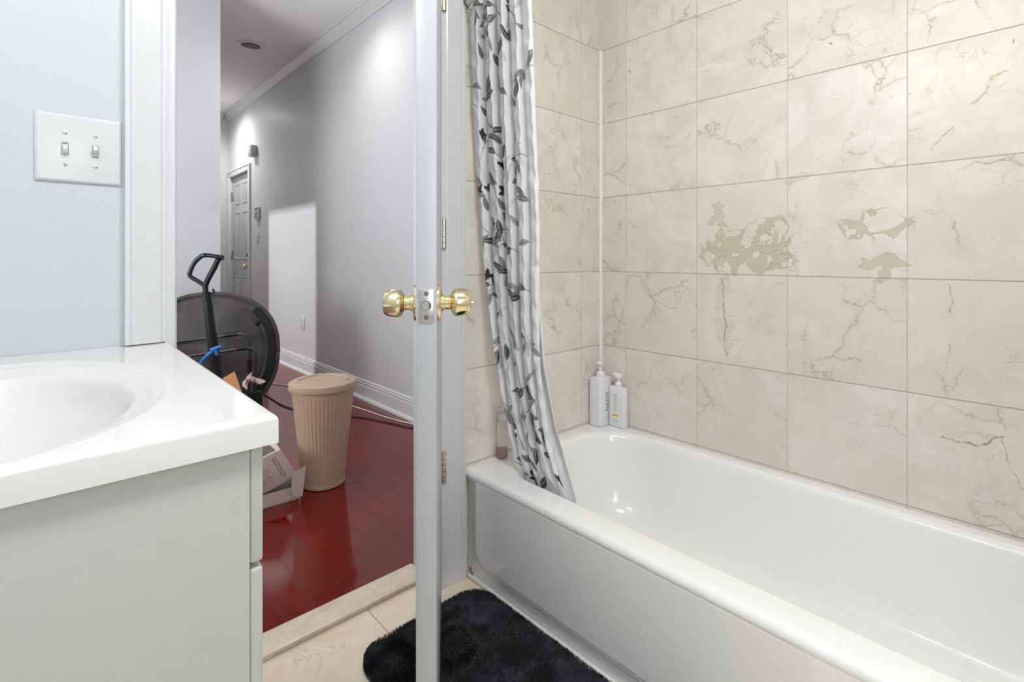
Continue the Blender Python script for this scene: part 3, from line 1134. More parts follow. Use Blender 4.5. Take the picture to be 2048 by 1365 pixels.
def smooth1(a):
    p = np.pad(a, 30, mode='edge')
    # reflect the slope so the ends stay put
    p[:30] = 2 * a[0] - a[30:0:-1]
    p[-30:] = 2 * a[-1] - a[-2:-32:-1]
    return np.convolve(p, ker, 'valid')


Xc, Yf, Yn = smooth1(Xc), smooth1(Yf), smooth1(Yn)
s = np.linspace(0, 1, NU)
S, ZZ = np.meshgrid(s, zz)
h = (ZZ - .25) / 1.57
# pleats drift and merge downward
ph = 2 * math.pi * (4.6 * S + .22 * np.sin(2.6 * h + 1.0) + .16 * np.sin(5 * S + 3 * h))
amp = .0215 * (.55 + .45 * h) * (1 + .25 * np.sin(9 * S + 4 * h))
fold = 1.05 - 2.0 * np.sqrt(np.sin(ph / 2) ** 2 + .012) ** .75 + .14 * np.sin(2 * ph + 1.1 + 2 * h)
edge = np.clip(np.minimum(S, 1 - S) / .05, 0, 1)
wr = .0022 * np.sin(38 * ZZ + 9 * S + 2 * np.sin(14 * S)) * np.sin(11 * ZZ + 7 * S) + .0012 * np.sin(90 * ZZ * (1 + .1 * S) + 24 * S)
CXs = Xc[:, None] + amp * fold * (.5 + .5 * edge) * np.where(ZZ < .40, np.clip((ZZ - .25) / .15, .30, 1), 1) + wr
CXs = np.where(ZZ < .40, np.maximum(CXs, Xc[:, None] - .002 - .02 * np.clip((ZZ - .345) / .055, 0, 1)), CXs)
lean = .010 * np.cos(ph) * h                                    # pleats lean over one another
CYs = Yf[:, None] + (Yn - Yf)[:, None] * S + lean
CYs = np.minimum(CYs, WY0 - .004)
CZs = ZZ + .004 * np.sin(ph * .5) * (ZZ > 1.75) - .006 * np.cos(ph) * (ZZ < .30)
V = np.stack([CXs, CYs, CZs], -1)
# cloth coordinates in metres (arc length across at mid height)
mid = NV // 2
du = np.sqrt(np.diff(CXs[mid]) ** 2 + np.diff(CYs[mid]) ** 2)
arc = np.concatenate([[0], np.cumsum(du)])
CW = arc[-1]
print('curtain cloth width', CW)
# ---- print painted on the cloth grid
rng = random.Random(11)
img = np.ones((NV, NU, 3)) * np.array([.92, .925, .93])
U2 = np.broadcast_to(arc[None, :], (NV, NU))
V2 = np.broadcast_to(zz[:, None], (NV, NU))


def window(u, v, r):
    i0, i1 = np.searchsorted(zz, v - r), np.searchsorted(zz, v + r)
    j0, j1 = np.searchsorted(arc, u - r), np.searchsorted(arc, u + r)
    return slice(max(0, i0), i1), slice(max(0, j0), j1)


def leaf(u, v, L, W, a, tone, veins=True):
    """leaf starting at (u, v) growing in direction a"""
    w = window(u + math.cos(a) * L / 2, v + math.sin(a) * L / 2, L * .62)
    du_, dv_ = U2[w] - u, V2[w] - v
    if du_.size == 0:
        return
    x = (du_ * math.cos(a) + dv_ * math.sin(a)) / L
    y = (-du_ * math.sin(a) + dv_ * math.cos(a)) / W
    y = y - .25 * x * (1 - x)
    xx = np.clip(x, 0, 1)
    half = 1.55 * xx ** .75 * (1 - xx) ** .9
    inside = (x > 0) & (x < 1)
    m = np.clip((half - np.abs(y)) / .10, 0, 1) * inside
    col = np.full(m.shape, tone)
    if veins:
        st = .5 + .5 * np.sin((x * 9 - np.abs(y) * 2.2) * 2 * math.pi)
        lighter = np.clip((st - .62) / .3, 0, 1) * np.clip(1 - np.abs(y) / (half * .95 + 1e-4), 0, 1)
        col = col + lighter * (.30 if tone < .2 else .10)
        col = np.where(np.abs(y) < .05, np.minimum(tone + (.35 if tone < .2 else -.12), .9), col)
        col = col + (y > 0) * (.05 if tone < .2 else .04)
    col = np.clip(col, 0, .88)
    for c in range(3):
        img[w + (c,)] = img[w + (c,)] * (1 - m) + col * (1, 1.005, 1.015)[c] * m


def twig(pts, tone, wd=.0010):
    for i in range(len(pts) - 1):
        (u0, v0), (u1, v1) = pts[i], pts[i + 1]
        w = window((u0 + u1) / 2, (v0 + v1) / 2, math.hypot(u1 - u0, v1 - v0) / 2 + .004)
        a, b = U2[w], V2[w]
        if a.size == 0:
            continue
        L2 = (u1 - u0) ** 2 + (v1 - v0) ** 2 + 1e-12
        t = np.clip(((a - u0) * (u1 - u0) + (b - v0) * (v1 - v0)) / L2, 0, 1)
        d = np.hypot(a - u0 - t * (u1 - u0), b - v0 - t * (v1 - v0))
        m = np.clip((wd * 1.6 - d) / wd, 0, 1)
        for c in range(3):
            img[w + (c,)] = img[w + (c,)] * (1 - m) + tone * m


def butterfly(u, v, sz, a, tone):
    for sg in (-1, 1):
        leaf(u, v, sz, sz * .55, a + sg * .55, tone, False)
        leaf(u, v, sz * .75, sz * .45, a + sg * 1.75, tone, False)
    twig([(u - math.cos(a) * sz * .25, v - math.sin(a) * sz * .25), (u + math.cos(a) * sz * .4, v + math.sin(a) * sz * .4)], tone * .6, .0016)


def sprig(u, v, a, n, L, tone, curl):
    pts = [(u, v)]
    for i in range(n * 2):
        a += curl * rng.uniform(.6, 1.3)
        u += math.cos(a) * L * .36
        v += math.sin(a) * L * .36
        pts.append((u, v))
        if i % 2 == 0 and i:
            sd = 1 if (i // 2) % 2 else -1
            leaf(u, v, L * rng.uniform(.75, 1.1), L * rng.uniform(.32, .42), a + sd * rng.uniform(.55, 1.0), tone)
    leaf(u, v, L, L * .36, a, tone)
    twig(pts, min(.35, tone + .03), .0009 if tone < .2 else .0007)


for k in range(60):      # pale ghost leaves
    leaf(rng.uniform(-.03, CW), rng.uniform(.25, 1.82), rng.uniform(.055, .085), rng.uniform(.018, .028), rng.uniform(.3, 2.8) * rng.choice((1, -1)), rng.uniform(.66, .78))
for k in range(60):      # mid grey leaves
    leaf(rng.uniform(-.03, CW), rng.uniform(.25, 1.82), rng.uniform(.045, .066), rng.uniform(.016, .022), rng.uniform(0, 6.28), rng.uniform(.20, .42))
v = .24
row = 0
while v < 1.84:          # dark sprigs on a loose lattice
    u = -.02 + (.055 if row % 2 else 0)
    while u < CW + .02:
        tone = rng.choice((.016, .018, .022, .03, .045, .14))
        sprig(u + rng.uniform(-.025, .025), v + rng.uniform(-.03, .03), rng.uniform(.4, 2.7), rng.choice((1, 2, 2, 3)), rng.uniform(.052, .068), tone, rng.choice((-.22, .22, .3)))
        u += .140
    v += .098
    row += 1
for k in range(20):
    butterfly(rng.uniform(0, CW), rng.uniform(.3, 1.8), rng.uniform(.022, .030), rng.uniform(0, 3.1), rng.choice((.03, .04, .35)))
cur = thing('shower_curtain', 'white shower curtain printed with black and grey leaves bunched at the rod end', 'shower curtain', (1.05, 1.14, .25))
idx = np.arange(NV * NU).reshape(NV, NU)
F = np.stack([idx[:-1, :-1], idx[:-1, 1:], idx[1:, 1:], idx[1:, :-1]], -1).reshape(-1, 4)
co = raw_mesh('fabric', V.reshape(-1, 3), F, MAT['curtain'], cur)
at = co.data.color_attributes.new('print', 'FLOAT_COLOR', 'POINT')
buf = np.ones((NV * NU, 4), np.float32)
buf[:, :3] = img.reshape(-1, 3)
at.data.foreach_set('color', buf.ravel())
# liner just inside the curtain, its near edge showing
NV3, NU3 = 160, 60
z3 = np.linspace(.235, 1.80, NV3)
S3, Z3 = np.meshgrid(np.linspace(0, 1, NU3), z3)
X3 = np.interp(Z3, tz, [r[1] for r in TAB]) + .028 + .005 * np.sin(2 * math.pi * 3.5 * S3 + 3 * Z3) * np.clip((Z3 - .28) / .2, .2, 1)
X3 = X3 - .018 * np.clip((.45 - Z3) / .2, 0, 1)
f3, n3 = np.interp(Z3, tz, [r[2] for r in TAB]), np.interp(Z3, tz, [r[3] for r in TAB])
Y3 = f3 - .01 + (n3 + .045 - .056 * np.clip((1.05 - Z3) / .70, 0, 1) - f3) * S3
ln = thing('curtain_liner', 'plain white liner peeking out behind the leaf curtain edge', 'shower liner', (1.09, 1.12, .235))
idx = np.arange(NV3 * NU3).reshape(NV3, NU3)
F = np.stack([idx[:-1, :-1], idx[:-1, 1:], idx[1:, 1:], idx[1:, :-1]], -1).reshape(-1, 4)
lo = raw_mesh('sheet', np.stack([X3, Y3, Z3], -1).reshape(-1, 3), F, MAT['liner'], ln)
sm = lo.modifiers.new('thickness', 'SOLIDIFY')
sm.thickness = .0008
# rings
ring_src = None
for k in range(6):
    y = 1.262 - k * .050
    pts = [(RX + .017 * math.cos(a), y, RZ - .006 + .0215 * math.sin(a)) for a in [2 * math.pi * i / 24 for i in range(25)]]
    if ring_src is None:
        r0 = MB().tube([(p[0] - RX, p[1] - y, p[2] - RZ) for p in pts], .0017, 8).build('curtain_ring', MAT['greyplastic'])
        ring_src = r0
    else:
        r0 = ring_src.copy()
        COL.objects.link(r0)
    r0.location = (RX, y, RZ)
    tag(r0, 'small grey ring holding the leaf curtain on its rod', 'curtain ring', 'rings on the shower rod')

# ================================================================== BATH MAT
MX0, MX1, MY0, MY1 = .574, .984, .40, 1.217
mat_t = thing('bath_mat', 'black plush bath mat with rounded corners on the tile beside the tub', 'bath mat', ((MX0 + MX1) / 2, (MY0 + MY1) / 2, 0))
rc = .075
MB().loft([rrect(MX0 + .004, MX1 - .004, MY0 + .004, MY1 - .004, rc, .001, 8), rrect(MX0 + .001, MX1 - .001, MY0 + .001, MY1 - .001, rc, .004, 8),
           rrect(MX0 + .001, MX1 - .001, MY0 + .001, MY1 - .001, rc, .009, 8), rrect(MX0 + .006, MX1 - .006, MY0 + .006, MY1 - .006, rc, .012, 8)], True, True).build('backing', MAT['plush'], mat_t)
rg = np.random.RandomState(3)
NB = 95000
bx = rg.uniform(MX0 + .002, MX1 - .002, NB)
by = rg.uniform(MY0 + .002, MY1 - .002, NB)
qx = np.clip(np.abs(bx - (MX0 + MX1) / 2) - ((MX1 - MX0) / 2 - rc), 0, None)
qy = np.clip(np.abs(by - (MY0 + MY1) / 2) - ((MY1 - MY0) / 2 - rc), 0, None)
keep = np.hypot(qx, qy) < rc - .002
bx, by = bx[keep], by[keep]
NB = len(bx)


def lump(x, y, seed):
    q = np.random.RandomState(seed)
    o_ = np.zeros_like(x)
    for k in range(14):
        f_ = q.uniform(8, 55)
        a_ = q.uniform(0, 6.28)
        o_ += np.sin(f_ * (x * math.cos(a_) + y * math.sin(a_)) + q.uniform(0, 6.28)) / (1 + f_ / 25)
    return o_ / 2.6


dirn = 2.6 * lump(bx, by, 1) + rg.normal(0, .45, NB)
leanl = np.clip(.35 + .45 * lump(bx, by, 2) + rg.normal(0, .12, NB), .02, 1.15)
hgt = .0135 + rg.uniform(-.0025, .002, NB)
ex = np.minimum.reduce([bx - MX0, MX1 - bx, by - MY0, MY1 - by])
leanl = leanl * np.clip(ex / .02, .25, 1)
dx, dy = np.cos(dirn), np.sin(dirn)
w_ = .0011
B0 = np.stack([bx - dy * w_, by + dx * w_, np.full(NB, .010)], -1)
B1 = np.stack([bx + dy * w_, by - dx * w_, np.full(NB, .010)], -1)
m_ = hgt * .6
C0 = np.stack([bx + dx * m_ * leanl * .5 - dy * w_ * .8, by + dy * m_ * leanl * .5 + dx * w_ * .8, .010 + m_ * (1 - .25 * leanl)], -1)
C1 = np.stack([bx + dx * m_ * leanl * .5 + dy * w_ * .8, by + dy * m_ * leanl * .5 - dx * w_ * .8, .010 + m_ * (1 - .25 * leanl)], -1)
T_ = np.stack([bx + dx * hgt * leanl, by + dy * hgt * leanl, .010 + hgt * (1 - .42 * leanl)], -1)
T_[:, 0] = np.clip(T_[:, 0], MX0 - .001, MX1 + .0015)
V = np.stack([B0, B1, C0, C1, T_], 1).reshape(-1, 3)
b5 = np.arange(NB)[:, None] * 5
quads = (b5 + np.array([[0, 1, 3, 2]])).tolist()
tris = (b5 + np.array([[2, 3, 4]])).tolist()
pile = raw_mesh('pile', V, quads + tris, MAT['plush'], mat_t)
pile['kind'] = 'stuff'

# ================================================================== HALL THINGS
# ---- far door (door_2) in the party wall, with casing, knob, deadbolt
d2 = thing('door_2', 'white six panel door at the far end of the hall', 'door', (HX, (DY0 + DY1) / 2, 0), kind='structure')
xf = HX + .022
mb = MB().box(xf, xf + .036, DY0 + .004, DY1 - .004, .008, DZ - .006)
slab = mb.build('door_slab', MAT['door'], d2, bevel=.001)
W2 = DY1 - DY0
for (za, zb) in ((1.66, 1.90), (1.00, 1.56), (.22, .80)):
    for k in range(2):
        ya = DY0 + .105 + k * (W2 - .105 * 2 + .09) / 2
        yb = ya + (W2 - .21 - .09) / 2
        MB().loft([[Vector((xf - t, y, z)) for y, z in ((ya + i_, za + i_), (yb - i_, za + i_), (yb - i_, zb - i_), (ya + i_, zb - i_))] for t, i_ in ((-.002, 0), (.007, .004), (.007, .010), (.001, .018), (.001, .026), (.006, .045))], False, True).build('raised_panel', MAT['door'], slab, angle=20)
kz = CAMH - (533 - HY) / FPX * 5.75
ky = DY0 + .07
MB().lathe([(.032, 0), (.032, .005), (.014, .009), (.012, .028), (.020, .034), (.027, .044), (.0275, .054), (.022, .064), (.008, .068), (0, .068)], (xf, ky, kz), (-1, 0, 0), 28).build('knob', MAT['brass'], d2)
MB().lathe([(.030, 0), (.030, .006), (.026, .012), (0, .012)], (xf, ky, kz + .13), (-1, 0, 0), 24).build('deadbolt', MAT['nickel'], d2)
MB().box(xf - .030, xf - .010, ky - .006, ky + .006, kz + .108, kz + .145).build('thumb_turn', MAT['slot'], d2, bevel=.003)
for hy in (392, 508, 560):
    hz = CAMH - (hy - HY) / FPX * 6.2 if hy < 550 else .25
    MB().box(HX - .004, HX + .020, DY1 - .012, DY1 + .012, hz - .05, hz + .05).build('hinge', MAT['nickel'], d2, bevel=.002)
mb = MB()
mb.box(HX - .016, HX, DY0 - .072, DY0 - .002, 0, DZ + .002)
mb.box(HX - .016, HX, DY1 + .002, CYE - .014, 0, DZ + .002)
mb.box(HX - .016, HX, DY0 - .071, CYE - .0145, DZ + .0022, DZ + .075)
mb.box(HX - .022, HX, DY0 - .0735, DY0 - .055, 0, DZ + .0765)
mb.box(HX - .022, HX, DY0 - .055, CYE - .014, DZ + .058, DZ + .0765)
struct(mb.build('trim_8', MAT['trim'], bevel=.002), 'white casing of the far hall door')


def wall_plate(name, label, cat, y, z, w, hgt_, d):
    t = thing(name, label, cat, (HX, y, z))
    return t


p = at_x(511, 303, HX)
ch = thing('door_chime', 'small grey box high on the hall wall above the far door corner', 'door chime', (HX, p.y, p.z))
MB().box(HX - .060, HX - .001, p.y - .058, p.y + .058, p.z - .058, p.z + .058).build('housing', MAT['grey_box'], ch, bevel=.005)
MB().box(HX - .063, HX - .060, p.y - .048, p.y + .048, p.z - .048, p.z + .048).build('face', MAT['grey_box'], ch, bevel=.001)
p = at_x(517, 427, HX)
kp = thing('alarm_keypad', 'white alarm keypad on the hall wall beside the far door', 'keypad', (HX, p.y, p.z))
MB().box(HX - .026, HX - .001, p.y - .062, p.y + .062, p.z - .068, p.z + .068).build('housing', MAT['plate'], kp, bevel=.005)
MB().box(HX - .0275, HX - .0255, p.y - .045, p.y + .045, p.z + .030, p.z + .056).build('display', MAT['slot'], kp)
for r_ in range(4):
    for c_ in range(3):
        MB().box(HX - .0285, HX - .0255, p.y - .043 + c_ * .031, p.y - .043 + c_ * .031 + .023, p.z - .052 + r_ * .018, p.z - .052 + r_ * .018 + .011).build('key', MAT['ink'], kp)
p = at_x(516, 475, HX)
s2 = thing('wall_switch', 'slim white light switch on the hall wall below the keypad', 'light switch', (HX, p.y, p.z))
MB().box(HX - .007, HX - .0005, p.y - .036, p.y + .036, p.z - .058, p.z + .058).build('plate', MAT['plate'], s2, bevel=.002)
MB().box(HX - .016, HX - .006, p.y - .006, p.y + .006, p.z - .004, p.z + .016).build('toggle', MAT['plate'], s2, bevel=.002)
p = at_x(606.5, 646, HX)
ou = thing('wall_outlet', 'white outlet plate low on the hall wall above the baseboard', 'outlet', (HX, p.y, p.z))
pl_ = MB().box(HX - .007, HX - .0005, p.y - .037, p.y + .037, p.z - .060, p.z + .060).build('plate', MAT['plate'], ou, bevel=.002)
for dz in (-.024, .024):
    rcp = MB().box(HX - .009, HX - .006, p.y - .017, p.y + .017, p.z + dz - .017, p.z + dz + .017).build('receptacle', MAT['plate'], ou, bevel=.003)
    for dy in (-.007, .007):
        MB().box(HX - .0094, HX - .0085, p.y + dy - .0016, p.y + dy + .0016, p.z + dz - .004, p.z + dz + .007).build('slot', MAT['slot'], rcp)

# ---- downlights
for (x, y, lit, lab) in ((RLX, RLY, False, 'round unlit recessed light in the hall ceiling'),
                         (1.28, 3.10, True, 'round lit recessed light of the hall ceiling nearest the bathroom'),
                         (1.28, 6.34, True, 'round lit recessed light of the hall ceiling near the far door')):
    dl = thing('recessed_light', lab, 'ceiling light', (x, y, HALL_CEIL))
    MB().ring([(.076, 0), (.100, 0), (.102, -.004), (.097, -.0085), (.080, -.0095), (.076, -.006), (.076, 0)], (x, y, HALL_CEIL - .0002)).build('trim_ring', MAT['trim'], dl)
    if not lit:
        can = [Vector((x + r_ * c_, y + r_ * s_, HALL_CEIL + z_)) for r_, z_ in ((.0765, -.004), (.066, .075), (.050, .110)) for c_, s_ in cpts]
        MB().loft([can[0:48], can[48:96], can[96:144]], False, True).build('can', MAT['reflector'], dl)
        MB().lathe([(.046, .055), (.050, .062), (.040, .095), (.016, .108), (0, .109)], (x, y, HALL_CEIL), (0, 0, 1), 28).build('bulb', MAT['plate'], dl)
    else:
        MB().lathe([(.0755, -.0015), (.0755, -.0025), (.0, -.0022)], (x, y, HALL_CEIL - .0002), (0, 0, 1), 40).build('lens', MAT['lens'], dl)

# ---- saucer chair leaning against the hall wall, seen from its underside
TC = 3.0
cc = at_t(420, 708, TC)
ch = thing('saucer_chair', 'black folding saucer chair propped up on edge against the hall wall', 'chair', (cc.x, cc.y + .05, .002))
yaw = -ANG + math.radians(8)
nrm = Vector((-math.sin(math.radians(32)), -math.cos(math.radians(32)), .12)).normalized()   # underside faces the bathroom
ex_ = Vector((0, 0, 1)).cross(nrm).normalized()          # to the right of the picture
if ex_.dot(Vector((RT[0], RT[1], 0))) < 0:
    ex_ = -ex_
ey_ = nrm.cross(ex_).normalized()
if ey_.z < 0:
    ey_ = -ey_
RW, RH = .372, .352


def dish_pt(rho, th, push=0):
    c_, s_ = math.cos(th), math.sin(th)
    k_ = (abs(c_) ** 2.35 + abs(s_) ** 2.35) ** (-1 / 2.35)
    a, b = rho * RW * c_ * k_, rho * RH * s_ * k_
    bulge = .075 * (1 - rho ** 2.2)
    sag = .016 * math.sin(9 * a + 5 * b * 2 + 1) * math.sin(11 * b + 1.3) * (1 - rho) * 2 + .008 * math.sin(24 * a - 9 * b) * (1 - rho)
    ring = -.010 * math.exp(-((rho - .83) / .018) ** 2)
    return cc + ex_ * a + ey_ * b + nrm * (bulge + sag + ring + push)


loops = []
NR, NT = 44, 96
for i in range(1, NR + 1):
    rho = i / NR
    loops.append([dish_pt(rho, 2 * math.pi * j / NT) for j in range(NT)])
MB().loft(loops, True, False).build('dish_seat', MAT['suede'], ch, angle=180)
lo = ch.children[-1] if ch.children else None
rim = [dish_pt(1.0, 2 * math.pi * j / 72) for j in range(73)]
MB().tube(rim, .016, 10).build('rim_tube', MAT['suede'], ch, angle=180)
# rim hem band sewn over the edge on the right half
band = []
for rho, push in ((.985, .020), (.93, .014), (.87, .010)):
    band.append([dish_pt(rho, math.radians(-62 + 2.5 * j), push) for j in range(45)])
MB().loft(band, closed=False).build('hem_band', MAT['black_plastic'], ch)
# toggle clip on the rim
q = at_t(516, 647, TC - .07)
MB().box(-.012, .012, -.010, .010, -.016, .016, Matrix.Translation(q) @ Matrix.Rotation(.6, 4, 'Y')).build('rim_clip', MAT['black_plastic'], ch, bevel=.004)
TL = 2.86


def leg_u(pts, t):
    return [at_t(x, y, t) for x, y in pts]


l1 = leg_u([(330, 687), (352, 684), (400, 678), (435, 674), (465, 669), (482, 668), (493, 672), (499, 682), (500, 700), (499, 730), (498, 770), (498, 815), (498, 868)], TL)
l1[-1].z = .008
lg = MB().tube(spline(l1, 6), .0095, 12).build('leg', MAT['black_metal'], ch)
for (x, y, x2, y2) in ((452, 671, 474, 668.5),):
    MB().tube([at_t(x, y, TL), at_t(x2, y2, TL)], .0125, 12).build('coupling', MAT['black_plastic'], lg)
MB().tube([at_t(498.5, 720, TL), at_t(498, 742, TL)], .0150, 12).build('coupling', MAT['black_plastic'], lg)
TL2 = 2.80
l2 = leg_u([(360, 716), (400, 709), (440, 704), (470, 699), (495, 696), (506, 699), (512, 708), (512, 722), (510, 760), (506, 800), (503, 872)], TL2)
l2[-1].z = .008
lg = MB().tube(spline(l2, 6), .0095, 12).build('leg', MAT['black_metal'], ch)
MB().tube([at_t(474, 698.5, TL2), at_t(492, 696.3, TL2)], .0125, 12).build('coupling', MAT['black_plastic'], lg)
# lower black foot block between the legs
q = at_t(512, 792, TL2)
MB().box(q.x - .05, q.x + .03, q.y - .02, q.y + .02, .003, q.z + .03).build('foot_bracket', MAT['black_plastic'], ch, bevel=.012, seg=3)

# ---- steam-cleaner: upright pole, loop handle with teal grip, cord hook, base head
TS = 2.62
hp = lambda x, y, t=TS: at_t(x, y, t)
top = hp(416, 600)
clr = thing('floor_cleaner', 'black upright floor cleaner with a teal loop handle in front of the saucer chair', 'floor cleaner', (hp(430, 700).x, hp(430, 700).y, .002))
foot = hp(440, 800)
foot2 = Vector((foot.x, foot.y, .09))
pole = MB().tube([hp(412, 585), hp(416, 610), hp(421, 655), hp(427, 700), hp(432, 750), foot2], .02, 18, rs=[.019, .0205, .0225, .0255, .027, .030])
pole.build('pole', MAT['black_plastic'], clr)
neck = MB().tube(spline([hp(412, 590), hp(411, 572), hp(418, 555), hp(428, 537), hp(436, 520), hp(440, 513)], 5), .0165, 14, flat=.8)
neck.build('neck', MAT['black_plastic'], clr)
loop_ = spline([hp(411, 573), hp(398, 564), hp(383, 555), hp(379, 549), hp(381, 541), hp(389, 526), hp(402, 514), hp(412, 511), hp(424, 512), hp(438, 514)], 5)
hd = MB().tube(loop_, .0105, 12).build('handle_loop', MAT['black_plastic'], clr)
gr = spline([hp(379.5, 547, TS - .006), hp(382, 539, TS - .006), hp(390, 524, TS - .006), hp(402, 513, TS - .006), hp(411, 510.5, TS - .006)], 6)
MB().tube(gr, .0115, 12).build('grip', MAT['teal'], hd)
MB().tube([hp(434, 517, TS), hp(445, 515.5, TS)], .017, 12, flat=.8).build('handle_tip', MAT['black_plastic'], hd)
MB().tube(spline([hp(417, 586), hp(424, 588), hp(428, 584), hp(427, 580), hp(424.5, 580)], 5), .0045, 8).build('cord_hook', MAT['black_plastic'], clr)
fx, fy = foot2.x, foot2.y
MB().loft([rrect(fx - .15, fx + .13, fy - .09, fy + .07, .03, .003, 6), rrect(fx - .15, fx + .13, fy - .09, fy + .07, .035, .04, 6), rrect(fx - .09, fx + .08, fy - .05, fy + .05, .04, .085, 6), rrect(fx - .04, fx + .04, fy - .035, fy + .035, .034, .11, 6)], True, True).build('floor_head', MAT['black_plastic'], clr, angle=50)
# ---- blue clip hanging on the chair frame in front of the pole
TB = 2.52
bc = thing('blue_clamp', 'bright blue plastic clamp in front of the black pole', 'clamp', at_t(425, 705, TB))
MB().tube([at_t(398, 731, TB), at_t(410, 716, TB), at_t(425, 703, TB), at_t(434, 699, TB)], .0085, 12, rs=[.0075, .0088, .0098, .008]).build('arm', MAT['blue'], bc)
MB().tube([at_t(423, 701, TB), at_t(436, 695.5, TB), at_t(444, 693, TB)], .0085, 12, rs=[.0115, .010, .0075]).build('jaw', MAT['blue'], bc)
MB().tube([at_t(432, 699, TB), at_t(434, 711, TB)], .0085, 12).build('lever', MAT['blue'], bc)

# ---- cardboard flap and crumpled paper by the chair legs
TK = 2.45
q0, q1, q2, q3 = at_t(446, 757, TK), at_t(468.5, 744, TK), at_t(483, 785, TK), at_t(452, 800, TK)
fb = thing('cardboard_box', 'brown cardboard box with a raised flap behind the sink top', 'box', (q0.x + .02, q0.y, .002))
MB().prism([q0, q1, q2, q3], (.003, .004, .001)).build('flap', MAT['cardboard'], fb)
bb = at_t(450, 800, TK)
MB().box(bb.x - .16, bb.x + .035, bb.y - .01, bb.y + .20, .003, bb.z).build('carton', MAT['cardboard'], fb, bevel=.003)


def crumple(name, label, pts, t, seed):
    q = random.Random(seed)
    P = [at_t(x, y, t + q.uniform(-.03, .03)) for x, y in pts]
    c = sum(P, Vector()) / len(P)
    tt = thing(name, label, 'paper', (c.x, c.y, c.z))
    n = len(P)
    c2 = c + Vector((-.012, -.016, .01))
    m = MB()
    inner_ = [c2.lerp(p, .5) + Vector((q.uniform(-.006, .006), q.uniform(-.012, .012), q.uniform(-.006, .006))) for p in P]
    m.add(P + inner_ + [c2], [(i, (i + 1) % n, n + (i + 1) % n, n + i) for i in range(n)] + [(n + i, n + (i + 1) % n, 2 * n) for i in range(n)])
    o_ = m.build('sheet', MAT['paper'], tt, smooth=False)
    md = o_.modifiers.new('thickness', 'SOLIDIFY')
    md.thickness = .0012
    return tt


crumple('paper_scrap', 'crumpled pale paper strip caught at the chair foot near the white cord', [(501, 752), (512, 757), (527, 760), (532, 763), (524, 771), (510, 766), (503, 763)], 2.74, 2)
crumple('paper_scrap', 'pointed pale paper scrap behind the brown cardboard flap', [(488, 764), (495, 752), (500, 748), (504, 744), (503, 760), (496, 768), (494, 780), (484, 772)], 2.70, 5)

# ---- tan waste bin with fluted body and swing lid
bcx, bcy = .932, 2.262
bn = thing('waste_bin', 'tan fluted plastic waste bin with a flat lid on the red floor', 'waste bin', (bcx, bcy, .002))
NF = 46
loops = []
for z_, r_, fl in ((.002, .086, 0), (.006, .0925, 0), (.020, .094, 0), (.023, .0928, .6), (.027, .0925, 1), (.15, .104, 1), (.30, .1195, 1), (.405, .1300, 1), (.412, .1308, .3), (.420, .1312, 0), (.440, .133, 0)):
    lp_ = []
    n_ = NF * 6
    for j in range(n_):
        a = 2 * math.pi * j / n_
        rr_ = r_ + fl * .0022 * (abs(math.sin(a * NF / 2)) - .7)
        lp_.append(Vector((bcx + rr_ * math.cos(a), bcy + rr_ * math.sin(a), z_)))
    loops.append(lp_)
MB().loft(loops, True, True).build('body', MAT['tan'], bn, angle=50)


def lid_loop(k, z, ins=0.0):
    out = []
    for j in range(72):
        a = 2 * math.pi * j / 72
        c_, s_ = math.cos(a), math.sin(a)
        kk = (abs(c_) ** 2.2 + abs(s_) ** 2.2) ** (-1 / 2.2)
        rr_ = (.143 * kk - ins) * k
        aa = a - ANG
        out.append(Vector((bcx + rr_ * math.cos(aa), bcy + rr_ * math.sin(aa), z)))
    return out


lid = MB().loft([lid_loop(1, .436), lid_loop(1.01, .440), lid_loop(1.01, .458), lid_loop(1, .464), lid_loop(.97, .4665), lid_loop(.5, .4668)], True, True).build('lid', MAT['tan'], bn, angle=40)
# recessed hatch outline: raised D-shaped lip with the sunken hatch plate
cf = Vector((FW[0], FW[1], 0))
cr = Vector((RT[0], RT[1], 0))
bc3 = Vector((bcx, bcy, 0))
dpts = []
for j in range(41):
    a = math.pi * j / 40
    c_, s_ = math.cos(a), math.sin(a)
    kk = (abs(c_) ** 2.8 + abs(s_) ** 2.8) ** (-1 / 2.8)
    dpts.append(bc3 + cr * (.104 * c_ * kk) + cf * (-.028 + .125 * s_ * kk))
MB().tube([p_ + Vector((0, 0, .4668)) for p_ in dpts], .0048, 10).build('hatch_rim', MAT['tan'], lid)
MB().tube([bc3 + cr * .104 + cf * -.028 + Vector((0, 0, .4668)), bc3 - cr * .104 + cf * -.028 + Vector((0, 0, .4668))], .0012, 8).build('hatch_hinge', MAT['tan'], lid)
for sg in (-1, 1):
    q = bc3 + cr * sg * .098 + cf * (-.055) + Vector((0, 0, .4668))
    MB().tube([q - cr * .012, q + cr * .012], .003, 8).build('hatch_stop', MAT['tan'], lid)

